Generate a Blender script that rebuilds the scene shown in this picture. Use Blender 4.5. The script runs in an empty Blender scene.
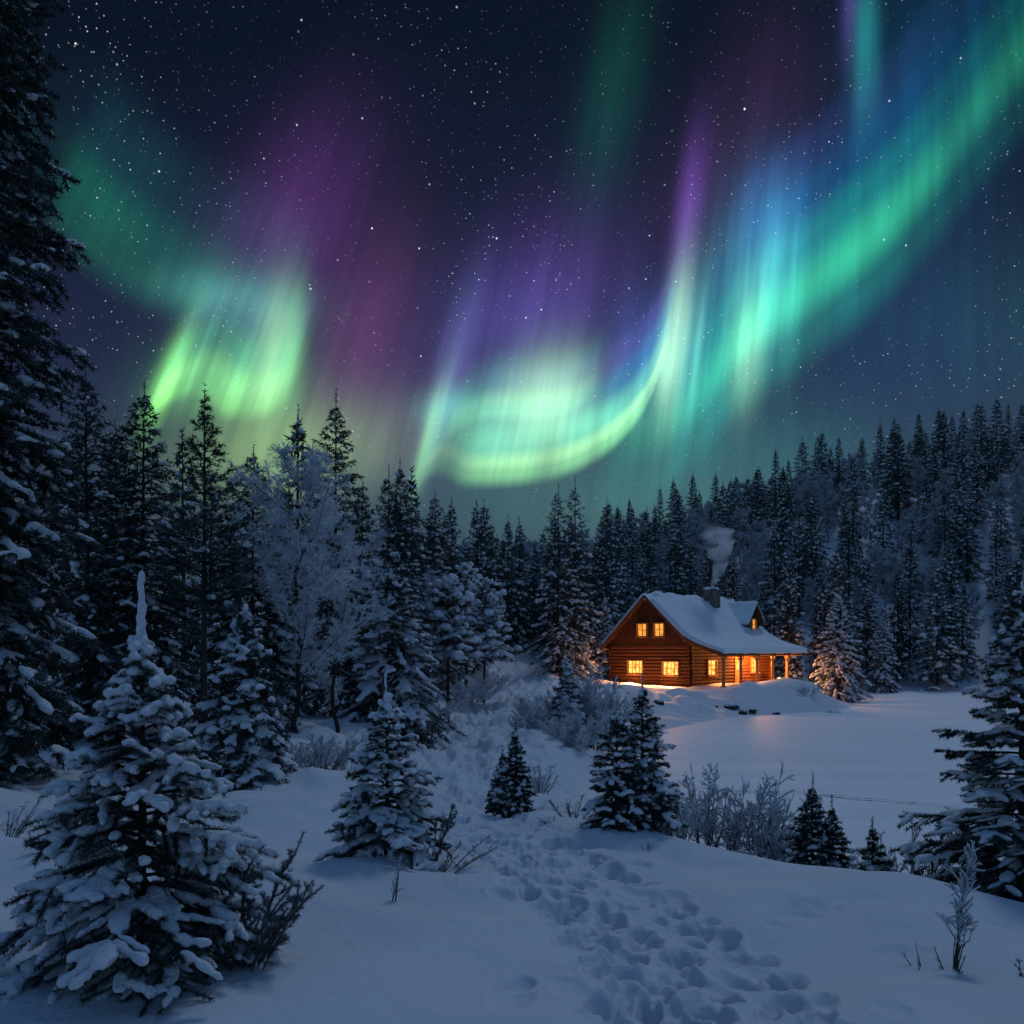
import bpy, bmesh, math, random
import numpy as np
from mathutils import Vector, Matrix

# ------------------------------------------------------------------ camera
scene = bpy.context.scene
F = 887.0            # focal length in pixels of the 1024 px frame
HOR = 650.0          # picture row of eye level
cam_d = bpy.data.cameras.new('camera')
cam = bpy.data.objects.new('camera', cam_d)
scene.collection.objects.link(cam)
cam_d.sensor_fit = 'HORIZONTAL'
cam_d.sensor_width = 36.0
cam_d.lens = 36.0 * F / 1024.0
cam_d.shift_y = (HOR - 512.0) / 1024.0
cam_d.clip_start = 0.1
cam_d.clip_end = 5000.0
cam.location = (0, 0, 0)
cam.rotation_euler = (math.radians(90), 0, 0)
scene.camera = cam

# ------------------------------------------------------------------ render settings
scene.view_settings.view_transform = 'Standard'
scene.view_settings.look = 'None'
scene.view_settings.exposure = 0.0
scene.view_settings.gamma = 1.0
scene.render.film_transparent = False
cy = scene.cycles
cy.max_bounces = 5
cy.diffuse_bounces = 3
cy.glossy_bounces = 2
cy.transmission_bounces = 2
cy.transparent_max_bounces = 8
cy.volume_bounces = 3
cy.sample_clamp_indirect = 4.0
cy.use_adaptive_sampling = True
cy.adaptive_threshold = 0.02
try:
    cy.use_denoising = True
    cy.denoiser = 'OPENIMAGEDENOISE'
    cy.denoising_input_passes = 'RGB_ALBEDO_NORMAL'
except Exception:
    pass

# ------------------------------------------------------------------ world: night sky, air under added moonlight, stars, aurora
ADDED_MOON_EL, ADDED_MOON_AZ = 55.0, 28.0     # added moonlight lamp: high ahead on the right, above the frame, azimuth clockwise from the view direction
world = bpy.data.worlds.new('World')
scene.world = world
world.use_nodes = True
NT = world.node_tree
NT.nodes.clear()

def nn(kind, **kw):
    n = NT.nodes.new(kind)
    for k, v in kw.items():
        setattr(n, k, v)
    return n

def put(sock, v):
    if isinstance(v, bpy.types.NodeSocket):
        NT.links.new(v, sock)
    else:
        sock.default_value = v

def m_(op, a, b=None, c=None, clamp=False):
    n = nn('ShaderNodeMath', operation=op, use_clamp=clamp)
    put(n.inputs[0], a)
    if b is not None: put(n.inputs[1], b)
    if c is not None: put(n.inputs[2], c)
    return n.outputs[0]

def v_(op, a, b=None, c=None, scale=None):
    n = nn('ShaderNodeVectorMath', operation=op)
    put(n.inputs[0], a)
    if b is not None: put(n.inputs[1], b)
    if c is not None: put(n.inputs[2], c)
    if scale is not None: put(n.inputs['Scale'], scale)
    return n.outputs['Value'] if op in ('DOT_PRODUCT', 'LENGTH') else n.outputs['Vector']

def mr_(v, a, b, c=0.0, d=1.0, smooth=True):
    n = nn('ShaderNodeMapRange', interpolation_type='SMOOTHSTEP' if smooth else 'LINEAR')
    put(n.inputs['Value'], v)
    for k, x in (('From Min', a), ('From Max', b), ('To Min', c), ('To Max', d)):
        put(n.inputs[k], x)
    return n.outputs['Result']

def fcurve(v, pts, lo, hi, s0=-300.0, s1=1300.0):
    """float curve through (s, value); the value is scaled into 0..1 and back."""
    n = nn('ShaderNodeFloatCurve')
    cu = n.mapping.curves[0]
    pts = [(s0, pts[0][1])] + list(pts) + [(s1, pts[-1][1])]
    P = [((s - s0) / (s1 - s0), (y - lo) / (hi - lo)) for s, y in pts]
    while len(cu.points) < len(P):
        cu.points.new(0.5, 0.5)
    for p, q in zip(cu.points, P):
        p.location = q
        p.handle_type = 'AUTO_CLAMPED'
    n.mapping.extend = 'HORIZONTAL'
    n.mapping.update()
    put(n.inputs['Value'], v)
    return m_('MAXIMUM', m_('MULTIPLY_ADD', n.outputs[0], hi - lo, lo), lo)

def ramp(v, stops, mode='EASE'):
    n = nn('ShaderNodeValToRGB')
    r = n.color_ramp
    r.interpolation = mode
    while len(r.elements) < len(stops):
        r.elements.new(0.5)
    for e, (p, c) in zip(r.elements, stops):
        e.position = p
        e.color = (c[0], c[1], c[2], 1)
    put(n.inputs[0], v)
    return n.outputs[0]

tc = nn('ShaderNodeTexCoord')
DIR = tc.outputs['Generated']
sx = nn('ShaderNodeSeparateXYZ'); put(sx.inputs[0], DIR)
dx, dy, dz = sx.outputs
yc = m_('MAXIMUM', dy, 0.05)
PX = m_('MULTIPLY_ADD', m_('DIVIDE', dx, yc), F, 512.0)       # direction measured from due north, in 1/887 of a radian
PY = m_('MULTIPLY_ADD', m_('DIVIDE', dz, yc), -F, HOR)
VX, VY = 900.0, -1500.0                                         # magnetic zenith: all auroral rays converge there
S = m_('MULTIPLY_ADD', m_('DIVIDE', m_('SUBTRACT', PX, VX), m_('MAXIMUM', m_('SUBTRACT', PY, VY), 200.0)), 400.0 - VY, VX)
SN = m_('MULTIPLY_ADD', S, 1 / 1600.0, 300.0 / 1600.0)

def s_of(x, y):
    return VX + (x - VX) * (400.0 - VY) / (y - VY)

cmb = nn('ShaderNodeCombineXYZ'); put(cmb.inputs[0], S); put(cmb.inputs[1], PY)
SP = cmb.outputs[0]
def streaks(fx, fy, detail, lo, hi, a, b, off):
    n = nn('ShaderNodeTexNoise', noise_dimensions='2D')
    put(n.inputs['Vector'], v_('MULTIPLY_ADD', SP, (fx, fy, 0), (off, off * 0.37, 0)))
    n.inputs['Scale'].default_value = 1.0
    n.inputs['Detail'].default_value = detail
    n.inputs['Roughness'].default_value = 0.55
    return mr_(n.outputs[0], lo, hi, a, b)
ST1 = streaks(1 / 24.0, 1 / 420.0, 2.0, 0.3, 0.7, 0.55, 1.35, 3.1)
ST3 = streaks(1 / 85.0, 1 / 500.0, 2.0, 0.3, 0.7, 0.66, 1.3, 41.3)
ST2 = streaks(1 / 75.0, 1 / 600.0, 1.5, 0.3, 0.7, 0.78, 1.2, 17.7)

# air under added moonlight: a dim Nishita sky
sky = nn('ShaderNodeTexSky', sky_type='NISHITA')
sky.sun_disc = False
sky.sun_elevation = math.radians(ADDED_MOON_EL)
sky.sun_rotation = math.radians(ADDED_MOON_AZ)
sky.air_density = 1.0; sky.dust_density = 0.3; sky.ozone_density = 3.0
el = m_('ARCSINE', dz)
SKYK = m_('MAXIMUM', mr_(dy, -0.7, 0.5, 0.85, 0.02), mr_(dz, 0.63, 0.92, 0.0, 1.15))
ACC = v_('SCALE', sky.outputs[0], scale=m_('MULTIPLY', SKYK, 0.064))
ACC = v_('MULTIPLY', ACC, (0.73, 1.03, 1.22))
# airglow over the northern horizon: black overhead, slate blue low down
front = mr_(dy, 0.08, 0.4)
PYF = m_('MULTIPLY_ADD', PY, 1 / 900.0, 0.2)    # py -180..720 -> 0..1
NIGHT = ramp(PYF, [(0.0, (.0010, .0022, .0055)), (0.25, (.0022, .0042, .0110)), (0.42, (.0065, .0085, .0260)),
                   (0.60, (.0140, .0190, .0520)), (0.72, (.0270, .0420, .0820)), (0.85, (.045, .070, .105)), (1.0, (.05, .07, .10))], 'LINEAR')
AUR = (0.0, 0.0, 0.0)

def glow(x, y, rx, ry, col, k=1.0, st=None):
    global AUR
    d = v_('MULTIPLY', v_('SUBTRACT', SP, (s_of(x, y), y, 0)), (1 / rx, 1 / ry, 0))
    i = m_('POWER', 0.36788, v_('DOT_PRODUCT', d, d))
    if st is not None: i = m_('MULTIPLY', i, st)
    AUR = v_('MULTIPLY_ADD', (col[0] * k, col[1] * k, col[2] * k), i, AUR)

cmb2 = nn('ShaderNodeCombineXYZ'); put(cmb2.inputs[0], PX); put(cmb2.inputs[1], PY)
PP = cmb2.outputs[0]
def fold(x, y, rx, ry, slope, col, k=1.0, st=None):
    """a glow along a fold of the curtain that leans by `slope` instead of following the rays."""
    global AUR
    d = v_('SUBTRACT', PP, (x, y, 0))
    a = v_('DOT_PRODUCT', d, (1 / rx, slope / rx, 0)); b = v_('DOT_PRODUCT', d, (0, 1 / ry, 0))
    i = m_('POWER', 0.36788, m_('MULTIPLY_ADD', a, a, m_('MULTIPLY', b, b)))
    if st is not None: i = m_('MULTIPLY', i, st)
    AUR = v_('MULTIPLY_ADD', (col[0] * k, col[1] * k, col[2] * k), i, AUR)

def curtain(hpts, apts, L, stops, st=None, mx=2.0):
    """lower edge hpts (x, y), strength apts (x, a) along it, ray length L, colours up the ray (0 = just under the edge)."""
    global AUR
    yy = lambda x: float(np.interp(x, [p[0] for p in hpts], [p[1] for p in hpts]))
    H = fcurve(SN, [(s_of(x, y), y) for x, y in hpts], -100, 700)
    A = fcurve(SN, [(s_of(x, yy(x)), a) for x, a in apts], 0, mx)
    rel = m_('MULTIPLY_ADD', m_('SUBTRACT', H, PY), 0.8 / L, 0.2)
    C = ramp(rel, stops)
    if st is not None: A = m_('MULTIPLY', A, st)
    AUR = v_('MULTIPLY_ADD', C, A, AUR)

Z0 = (0, 0, 0)
# the long southern ribbon: from the spiral low in the north up to the bright vertical fold
curtain([(395, 500), (420, 478), (440, 462), (470, 474), (510, 473), (560, 465), (600, 447), (635, 415), (655, 382), (672, 350)],
        [(400, 0), (420, .18), (432, .35), (445, .22), (456, .34), (472, .72), (492, .92), (525, .92), (560, .88), (610, .95), (645, 1.05), (660, .75), (678, 0)], 118,
        [(0.08, Z0), (0.20, (.20, .56, .22)), (0.27, (.34, .78, .34)), (0.38, (.09, .42, .30)), (0.58, (.012, .11, .18)), (0.80, (.025, .02, .085)), (1.0, Z0)], ST3)
# the eastern ribbon climbing out of the frame
curtain([(585, 500), (640, 478), (690, 440), (722, 400), (745, 374), (790, 344), (840, 305), (890, 262), (940, 205), (990, 140), (1050, 70), (1150, -50)],
        [(575, 0), (620, .12), (660, .22), (700, .40), (735, .75), (770, .85), (830, .9), (880, .62), (940, .40), (1040, .24), (1150, .12)], 230,
        [(0.02, Z0), (0.20, (.004, .15, .11)), (0.35, (.035, .62, .33)), (0.52, (.005, .22, .22)), (0.68, (.003, .055, .15)), (0.85, (.008, .02, .075)), (1.0, Z0)], ST2)
# western ribbon: bright drapery with a sharp right end
curtain([(120, 425), (150, 408), (175, 390), (200, 382), (235, 404), (270, 402), (296, 385), (310, 350)],
        [(128, 0), (150, .55), (166, .85), (195, .66), (235, .62), (262, .55), (280, .30), (292, .1), (300, 0)], 120,
        [(0.06, Z0), (0.20, (.14, .48, .13)), (0.30, (.20, .62, .20)), (0.50, (.05, .27, .16)), (0.72, (.03, .07, .10)), (1.0, Z0)], ST1)
# its dim teal continuation to the upper left
curtain([(20, 170), (65, 215), (110, 258), (170, 292), (230, 318), (290, 350)],
        [(30, .1), (70, .75), (110, .80), (160, .48), (230, .55), (275, .35), (300, 0)], 150,
        [(0.02, Z0), (0.22, (.004, .085, .045)), (0.38, (.004, .11, .065)), (0.62, (.003, .035, .04)), (1.0, Z0)], None)
# the upper arm of the spiral
curtain([(436, 452), (448, 432), (470, 416), (500, 410), (540, 410), (575, 402), (605, 384)],
        [(430, 0), (445, .16), (470, .36), (510, .48), (560, .42), (590, .22), (610, 0)], 70,
        [(0.04, Z0), (0.20, (.16, .52, .22)), (0.30, (.22, .62, .32)), (0.50, (.05, .30, .24)), (1.0, Z0)], ST3)
# glows: name of the region they stand for
fold(272, 352, 15, 62, .14, (.26, .50, .25), .80)       # pale western fold
fold(292, 355, 11, 58, .10, (.12, .40, .14), .85)
fold(245, 300, 62, 30, -.6, (.03, .15, .12), .65)       # the drapery curls back over the top
fold(205, 292, 50, 22, -.9, (.02, .12, .09), .9)
fold(232, 372, 62, 34, .2, (.07, .30, .11), .75)
glow(168, 378, 12, 48, (.20, .62, .10), .85)
glow(225, 395, 60, 25, (.15, .40, .12), .5)
glow(290, 225, 70, 105, (.058, .014, .090))           # violet above the western drapery
glow(355, 340, 52, 100, (.072, .018, .066))           # magenta between the ribbons
glow(400, 420, 60, 60, (.045, .020, .055))
glow(285, 450, 95, 45, (.20, .34, .10), .95)          # yellow green on the horizon
glow(545, 400, 40, 46, (.40, .70, .37), .85)          # white heart of the spiral
glow(520, 414, 66, 24, (.12, .44, .20), .40)
glow(485, 438, 34, 26, (.10, .36, .18), .7)
fold(595, 420, 55, 22, .75, (.10, .40, .20), .6)
glow(450, 408, 30, 18, (.06, .30, .20), .8)
glow(706, 335, 22, 78, (.015, .14, .17), .9, ST1)
glow(698, 345, 4.5, 60, (.12, .34, .26), .7)
glow(427, 440, 6, 48, (.18, .48, .18), .85)
glow(440, 415, 6, 42, (.12, .34, .20), .7)            # narrow ray
glow(450, 370, 16, 80, (.07, .08, .20), .8)
glow(520, 325, 75, 60, (.045, .035, .17))             # blue violet over the spiral
glow(560, 275, 85, 75, (.036, .014, .085), .9)
glow(640, 350, 32, 55, (.03, .06, .20), .9)
glow(676, 338, 12, 66, (.34, .66, .42), 1.2)          # bright vertical fold
glow(690, 210, 14, 70, (.064, .024, .165), 1.5)
glow(664, 372, 10, 26, (.22, .50, .28), .8)        # violet streak above it
glow(712, 200, 60, 85, (.020, .008, .022))
glow(748, 342, 15, 55, (.30, .60, .34), .65, ST1)     # eastern rays
glow(768, 285, 40, 70, (.06, .30, .28), .95, ST1)
glow(768, 218, 44, 58, (.010, .09, .24), .85)
glow(700, 380, 30, 70, (.02, .22, .17), .8, ST1)
glow(770, 100, 60, 90, (.018, .006, .024))
glow(866, 40, 15, 75, (.012, .16, .17), 1.1)          # cyan streaks at the top
glow(850, 0, 10, 60, (.05, .03, .16), 1.0)
glow(612, 95, 34, 110, (.002, .034, .024), 1.0)
glow(930, 90, 95, 140, (.001, .024, .055), 1.0)
glow(900, 330, 130, 90, (.002, .020, .045), 1.0)
glow(1010, 330, 90, 90, (.004, .030, .022), .7)
glow(600, 500, 170, 48, (.020, .075, .050), 1.0)
glow(760, 455, 130, 55, (.006, .055, .048), 1.0)

AUR = v_('SCALE', AUR, scale=streaks(1 / 19.0, 1 / 260.0, 3.0, 0.28, 0.72, 0.86, 1.16, 63.0))
AUR = v_('ADD', AUR, NIGHT)
# stars: cells of a Voronoi pattern over the directions
def stars(scale, rad, power, k, col):
    n = nn('ShaderNodeTexVoronoi', feature='F1', voronoi_dimensions='3D')
    put(n.inputs['Vector'], DIR)
    n.inputs['Scale'].default_value = scale
    n.inputs['Randomness'].default_value = 1.0
    sp = nn('ShaderNodeSeparateColor'); put(sp.inputs[0], n.outputs['Color'])
    b = m_('POWER', sp.outputs[0], power)
    a = mr_(n.outputs['Distance'], rad, rad * 0.25, 0.0, k)
    return m_('MULTIPLY', a, b), sp.outputs[1]
s1, c1 = stars(260.0, 0.22, 4.5, 0.68, None)
s2, c2 = stars(64.0, 0.085, 4.0, 1.6, None)
pn = nn('ShaderNodeTexNoise'); put(pn.inputs['Vector'], DIR); pn.inputs['Scale'].default_value = 7.0; pn.inputs['Detail'].default_value = 1.0
SS = m_('MULTIPLY', m_('ADD', m_('MULTIPLY', s1, mr_(pn.outputs[0], .38, .66, .25, 1.5)), s2), mr_(PY, 560.0, 330.0, 0.15, 1.0))
mixc = nn('ShaderNodeMix', data_type='RGBA')
put(mixc.inputs[0], c1); mixc.inputs[6].default_value = (.72, .84, 1.0, 1); mixc.inputs[7].default_value = (1.0, .93, .86, 1)
AUR = v_('MULTIPLY_ADD', mixc.outputs[2], SS, AUR)

ACC = v_('MULTIPLY_ADD', AUR, front, ACC)
bg = nn('ShaderNodeBackground'); put(bg.inputs[0], ACC); bg.inputs[1].default_value = 1.0
wo = nn('ShaderNodeOutputWorld'); NT.links.new(bg.outputs[0], wo.inputs[0])
try:
    world.cycles.sampling_method = 'MANUAL'
    world.cycles.sample_map_resolution = 512
except Exception:
    pass

# ------------------------------------------------------------------ added moonlight lamp high above the frame, stands in for aurora light
sun_d = bpy.data.lights.new('added_moon', 'SUN')
sun_d.energy = 0.40
sun_d.angle = math.radians(10)
sun_d.color = (0.66, 0.81, 1.0)
sun = bpy.data.objects.new('added_moon', sun_d)
scene.collection.objects.link(sun)
_az, _el = math.radians(ADDED_MOON_AZ), math.radians(ADDED_MOON_EL)
_d = Vector((math.sin(_az) * math.cos(_el), math.cos(_az) * math.cos(_el), math.sin(_el)))
sun.rotation_euler = _d.to_track_quat('Z', 'Y').to_euler()

# ------------------------------------------------------------------ mesh helpers
C = scene.collection
RNG = np.random.default_rng(7)

def unit(a):
    return a / np.maximum(np.linalg.norm(a, axis=-1, keepdims=True), 1e-9)

class Geo:
    """collects numpy vertex and face arrays and links them as ONE mesh object."""
    def __init__(self):
        self.V, self.Fs, self.M, self.A, self.S, self.n = [], [], [], [], [], 0
    def add(self, V, Fc, mat=0, attr=None, smooth=True):
        V = np.asarray(V, float).reshape(-1, 3)
        Fc = np.asarray(Fc, np.int64)
        if len(V) == 0 or len(Fc) == 0: return
        self.V.append(V); self.Fs.append(Fc + self.n); self.n += len(V)
        self.M.append(np.full(len(Fc), mat, np.int32))
        self.S.append(np.full(len(Fc), smooth))
        self.A.append(np.zeros(len(Fc)) if attr is None else np.asarray(attr, float))
    def mesh(self, name, mats):
        me = bpy.data.meshes.new(name)
        V = np.concatenate(self.V) if self.V else np.zeros((0, 3))
        me.vertices.add(len(V)); me.vertices.foreach_set('co', V.astype(np.float32).ravel())
        loops = np.concatenate([f.ravel() for f in self.Fs])
        tot = np.concatenate([np.full(len(f), f.shape[1], np.int64) for f in self.Fs])
        start = np.concatenate([[0], np.cumsum(tot)[:-1]])
        me.loops.add(len(loops)); me.loops.foreach_set('vertex_index', loops.astype(np.int32))
        me.polygons.add(len(tot)); me.polygons.foreach_set('loop_start', start.astype(np.int32))
        me.polygons.foreach_set('material_index', np.concatenate(self.M))
        me.polygons.foreach_set('use_smooth', np.concatenate(self.S))
        A = np.concatenate(self.A)
        if A.any():
            at = me.attributes.new('frost', 'FLOAT', 'FACE')
            at.data.foreach_set('value', A.astype(np.float32))
        for m in (mats if isinstance(mats, (list, tuple)) else [mats]): me.materials.append(m)
        me.update(calc_edges=True)
        me.validate()
        return me
    def build(self, name, mats, parent=None):
        return link(name, self.mesh(name, mats), parent)
    # shapes
    def box(self, c, s, mat=0, rot=None):
        c = np.array(c, float); s = np.array(s, float) / 2
        P = np.array([[x, y, z] for x in (-1, 1) for y in (-1, 1) for z in (-1, 1)], float) * s
        if rot is not None: P = P @ np.array(rot, float).T
        self.add(P + c, [[0, 1, 3, 2], [4, 6, 7, 5], [0, 4, 5, 1], [2, 3, 7, 6], [0, 2, 6, 4], [1, 5, 7, 3]], mat, smooth=False)
    def tubes(self, P0, P1, R0, R1, sides=6, mat=0, attr=None, caps=False):
        P0 = np.asarray(P0, float).reshape(-1, 3); P1 = np.asarray(P1, float).reshape(-1, 3); n = len(P0)
        if n == 0: return
        R0 = np.broadcast_to(R0, (n,)); R1 = np.broadcast_to(R1, (n,))
        d = unit(P1 - P0)
        ref = np.where(np.abs(d[:, 2:3]) < 0.9, [[0., 0, 1]], [[1., 0, 0]])
        u = unit(np.cross(d, ref)); v = np.cross(d, u)
        a = np.arange(sides) * 2 * np.pi / sides
        ring = u[:, None] * np.cos(a)[None, :, None] + v[:, None] * np.sin(a)[None, :, None]
        V = np.concatenate([P0[:, None] + ring * R0[:, None, None], P1[:, None] + ring * R1[:, None, None]], 1)
        k = np.arange(sides); k2 = (k + 1) % sides
        q = np.stack([k, k2, k2 + sides, k + sides], 1)
        Fc = (q[None] + (np.arange(n) * 2 * sides)[:, None, None]).reshape(-1, 4)
        self.add(V.reshape(-1, 3), Fc, mat, None if attr is None else np.repeat(attr, sides))
        if caps:
            for i in range(n):
                self.add(V[i, :sides], [list(range(sides))[::-1]], mat, smooth=False)
                self.add(V[i, sides:], [list(range(sides))], mat, smooth=False)
    def path(self, pts, radii, sides=6, mat=0):
        pts = np.asarray(pts, float); n = len(pts)
        radii = np.broadcast_to(radii, (n,))
        d = unit(np.gradient(pts, axis=0))
        ref = np.where(np.abs(d[:, 2:3]) < 0.9, [[0., 0, 1]], [[1., 0, 0]])
        u = unit(np.cross(d, ref)); v = np.cross(d, u)
        a = np.arange(sides) * 2 * np.pi / sides
        V = pts[:, None] + (u[:, None] * np.cos(a)[None, :, None] + v[:, None] * np.sin(a)[None, :, None]) * radii[:, None, None]
        k = np.arange(sides); k2 = (k + 1) % sides
        q = np.stack([k, k2, k2 + sides, k + sides], 1)
        Fc = (q[None] + (np.arange(n - 1) * sides)[:, None, None]).reshape(-1, 4)
        self.add(V.reshape(-1, 3), Fc, mat)
        self.add(V[-1], [list(range(sides))], mat)

def _ico(sub):
    bm = bmesh.new(); bmesh.ops.create_icosphere(bm, subdivisions=sub, radius=1.0)
    bm.verts.ensure_lookup_table()
    V = np.array([v.co[:] for v in bm.verts]); Fc = np.array([[v.index for v in f.verts] for f in bm.faces])
    bm.free(); return V, Fc
ICO = {k: _ico(k) for k in (1, 2, 3)}

def add_blobs(g, Cn, axis, rl, rw, rz, rng, sub=2, mat=0, rough=0.12):
    Cn = np.asarray(Cn, float).reshape(-1, 3); n = len(Cn)
    if n == 0: return
    axis = unit(np.asarray(axis, float).reshape(-1, 3))
    side = unit(np.cross(axis, [[0, 0, 1.0]]) + 1e-6); up = np.cross(side, axis)
    U, Fc = ICO[sub]
    jit = 1 + rough * rng.standard_normal((n, len(U), 1))
    P = U[None] * jit
    rl, rw, rz = (np.broadcast_to(r, (n,)) for r in (rl, rw, rz))
    V = Cn[:, None] + axis[:, None] * (P[..., 0:1] * rl[:, None, None]) + side[:, None] * (P[..., 1:2] * rw[:, None, None]) + up[:, None] * (P[..., 2:3] * rz[:, None, None])
    g.add(V.reshape(-1, 3), (Fc[None] + (np.arange(n) * len(U))[:, None, None]).reshape(-1, 3), mat)

def add_needles(g, P0, P1, dens, ln, wd, rng, mat=0, fwd=0.7, frost=None, jitter=0.25, up=0.0):
    """bottle-brush needles: small triangles round every segment."""
    P0 = np.asarray(P0, float).reshape(-1, 3); P1 = np.asarray(P1, float).reshape(-1, 3)
    if len(P0) == 0: return
    L = np.linalg.norm(P1 - P0, axis=1)
    cnt = np.maximum(1, (L * dens + rng.random(len(L))).astype(int))
    i = np.repeat(np.arange(len(L)), cnt); n = len(i)
    t = rng.random((n, 1))
    base = P0[i] + (P1[i] - P0[i]) * t
    ax = unit(P1 - P0)[i]
    r = rng.standard_normal((n, 3)); r[:, 2] += up
    perp = unit(r - ax * (r * ax).sum(1, keepdims=True))
    d = unit(ax * fwd + perp + rng.standard_normal((n, 3)) * jitter)
    l = ln * rng.uniform(0.6, 1.25, (n, 1))
    s = unit(np.cross(d, rng.standard_normal((n, 3)))) * (wd / 2)
    V = np.stack([base - s, base + s, base + d * l], 1).reshape(-1, 3)
    Fc = np.arange(3 * n).reshape(-1, 3)
    if frost is None: fr = None
    else:
        fr = np.broadcast_to(frost, (len(L),))[i] * np.clip(0.55 + 0.9 * d[:, 2] + 0.3 * rng.standard_normal(n), 0.0, 1.0)
    g.add(V, Fc, mat, fr, smooth=False)

def link(name, data, parent=None):
    o = bpy.data.objects.new(name, data); C.objects.link(o)
    if parent is not None: o.parent = parent
    return o

def thing(name, label, cat, loc=(0, 0, 0), rz=0.0, group=None):
    o = link(name, None)
    o.location = loc; o.rotation_euler = (0, 0, rz); o.empty_display_size = 0.3
    o['label'] = label; o['category'] = cat
    if group: o['group'] = group
    return o

def kids(o):
    return [c for c in C.objects if c.parent == o]

def dup(root, loc, rz, scale=1.0, label=None, group=None):
    """a copy of a thing, of its parts and their sub-parts."""
    r = root.copy(); C.objects.link(r)
    r.location = loc; r.rotation_euler = (0, 0, rz)
    r.scale = scale if isinstance(scale, (tuple, list)) else (scale,) * 3
    if label: r['label'] = label
    if group: r['group'] = group
    elif 'group' in r.keys(): del r['group']
    for ch in TREE_KIDS[root.name]:
        c = ch[0].copy(); C.objects.link(c); c.parent = r
        for g in ch[1]:
            d = g.copy(); C.objects.link(d); d.parent = c
    return r
TREE_KIDS = {}

def baked(g, name, mats, voxel, smooth=3, noise=0.0, scale=0.1):
    """run the remesh once so copies can share the finished mesh."""
    me = g.mesh(name, mats)
    o = bpy.data.objects.new(name, me); C.objects.link(o)
    m = o.modifiers.new('merge', 'REMESH'); m.mode = 'VOXEL'; m.voxel_size = voxel; m.use_smooth_shade = True
    if smooth:
        m = o.modifiers.new('soften', 'SMOOTH'); m.iterations = smooth; m.factor = 0.5
    if noise:
        tx = bpy.data.textures.new(name, 'CLOUDS'); tx.noise_scale = scale
        m = o.modifiers.new('lumps', 'DISPLACE'); m.texture = tx; m.strength = noise; m.mid_level = 0.5
    dg = bpy.context.evaluated_depsgraph_get()
    out = bpy.data.meshes.new_from_object(o.evaluated_get(dg))
    out.name = name
    bpy.data.objects.remove(o); bpy.data.meshes.remove(me)
    return out

# ------------------------------------------------------------------ materials
def mat(name, col, rough=0.8, var=0.0, scale=5.0, stretch=(1, 1, 1), bump=0.0, bscale=30.0, frost=None, metal=0.0, spec=0.3, dark=None, coord='Object', sss=0.0):
    m = bpy.data.materials.new(name); m.use_nodes = True
    nt = m.node_tree; b = nt.nodes['Principled BSDF']
    b.inputs['Roughness'].default_value = rough
    b.inputs['Metallic'].default_value = metal
    b.inputs['Specular IOR Level'].default_value = spec
    tcn = nt.nodes.new('ShaderNodeTexCoord'); mp = nt.nodes.new('ShaderNodeMapping')
    mp.inputs['Scale'].default_value = stretch
    nt.links.new(tcn.outputs[coord], mp.inputs[0])
    csock = None
    if var > 0 or dark is not None:
        n = nt.nodes.new('ShaderNodeTexNoise'); n.inputs['Scale'].default_value = scale; n.inputs['Detail'].default_value = 4
        nt.links.new(mp.outputs[0], n.inputs['Vector'])
        r = nt.nodes.new('ShaderNodeValToRGB')
        d = dark if dark is not None else tuple(c * (1 - var) for c in col)
        r.color_ramp.elements[0].position = 0.33; r.color_ramp.elements[1].position = 0.67
        r.color_ramp.elements[0].color = (*d, 1); r.color_ramp.elements[1].color = (*[min(1, c * (1 + var)) for c in col], 1)
        nt.links.new(n.outputs[0], r.inputs[0]); csock = r.outputs[0]
    if frost is not None:
        at = nt.nodes.new('ShaderNodeAttribute'); at.attribute_name = 'frost'
        mx = nt.nodes.new('ShaderNodeMix'); mx.data_type = 'RGBA'
        nt.links.new(at.outputs['Fac'], mx.inputs[0])
        if csock is not None: nt.links.new(csock, mx.inputs[6])
        else: mx.inputs[6].default_value = (*col, 1)
        mx.inputs[7].default_value = (*frost, 1); csock = mx.outputs[2]
    if csock is not None: nt.links.new(csock, b.inputs['Base Color'])
    else: b.inputs['Base Color'].default_value = (*col, 1)
    if bump > 0:
        n = nt.nodes.new('ShaderNodeTexNoise'); n.inputs['Scale'].default_value = bscale; n.inputs['Detail'].default_value = 5
        nt.links.new(mp.outputs[0], n.inputs['Vector'])
        bu = nt.nodes.new('ShaderNodeBump'); bu.inputs['Strength'].default_value = bump; bu.inputs['Distance'].default_value = 0.05
        nt.links.new(n.outputs[0], bu.inputs['Height']); nt.links.new(bu.outputs[0], b.inputs['Normal'])
    return m

M = {}
M['snow'] = mat('snow_ground', (.66, .69, .74), .65, var=.03, scale=.8, bump=.35, bscale=14, spec=.10)  # darker than the lake snow: tree shade over the foreground put into the colour
M['lake_snow'] = mat('snow_lake', (.90, .91, .93), .6, var=.05, scale=.25, stretch=(.5, 1.6, 1), bump=.45, bscale=1.6, spec=.05)  # lighter than the ground snow: the open, unshaded lake put into the colour
M['clump'] = mat('snow_clump', (.74, .77, .82), .7, bump=.5, bscale=60, spec=.2)
M['far_snow'] = mat('snow_far', (.66, .70, .75), .8, spec=.1)
M['needle'] = mat('spruce_needles', (.030, .044, .036), .75, var=.5, scale=2.5, frost=(.50, .55, .60), spec=.15)
M['needle_bare'] = mat('pine_needles', (.036, .045, .034), .75, var=.4, scale=3, frost=(.34, .38, .42), spec=.15)
M['frost'] = mat('hoar_frost', (.68, .72, .78), .85, var=.25, scale=2.5, spec=.1)
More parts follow.
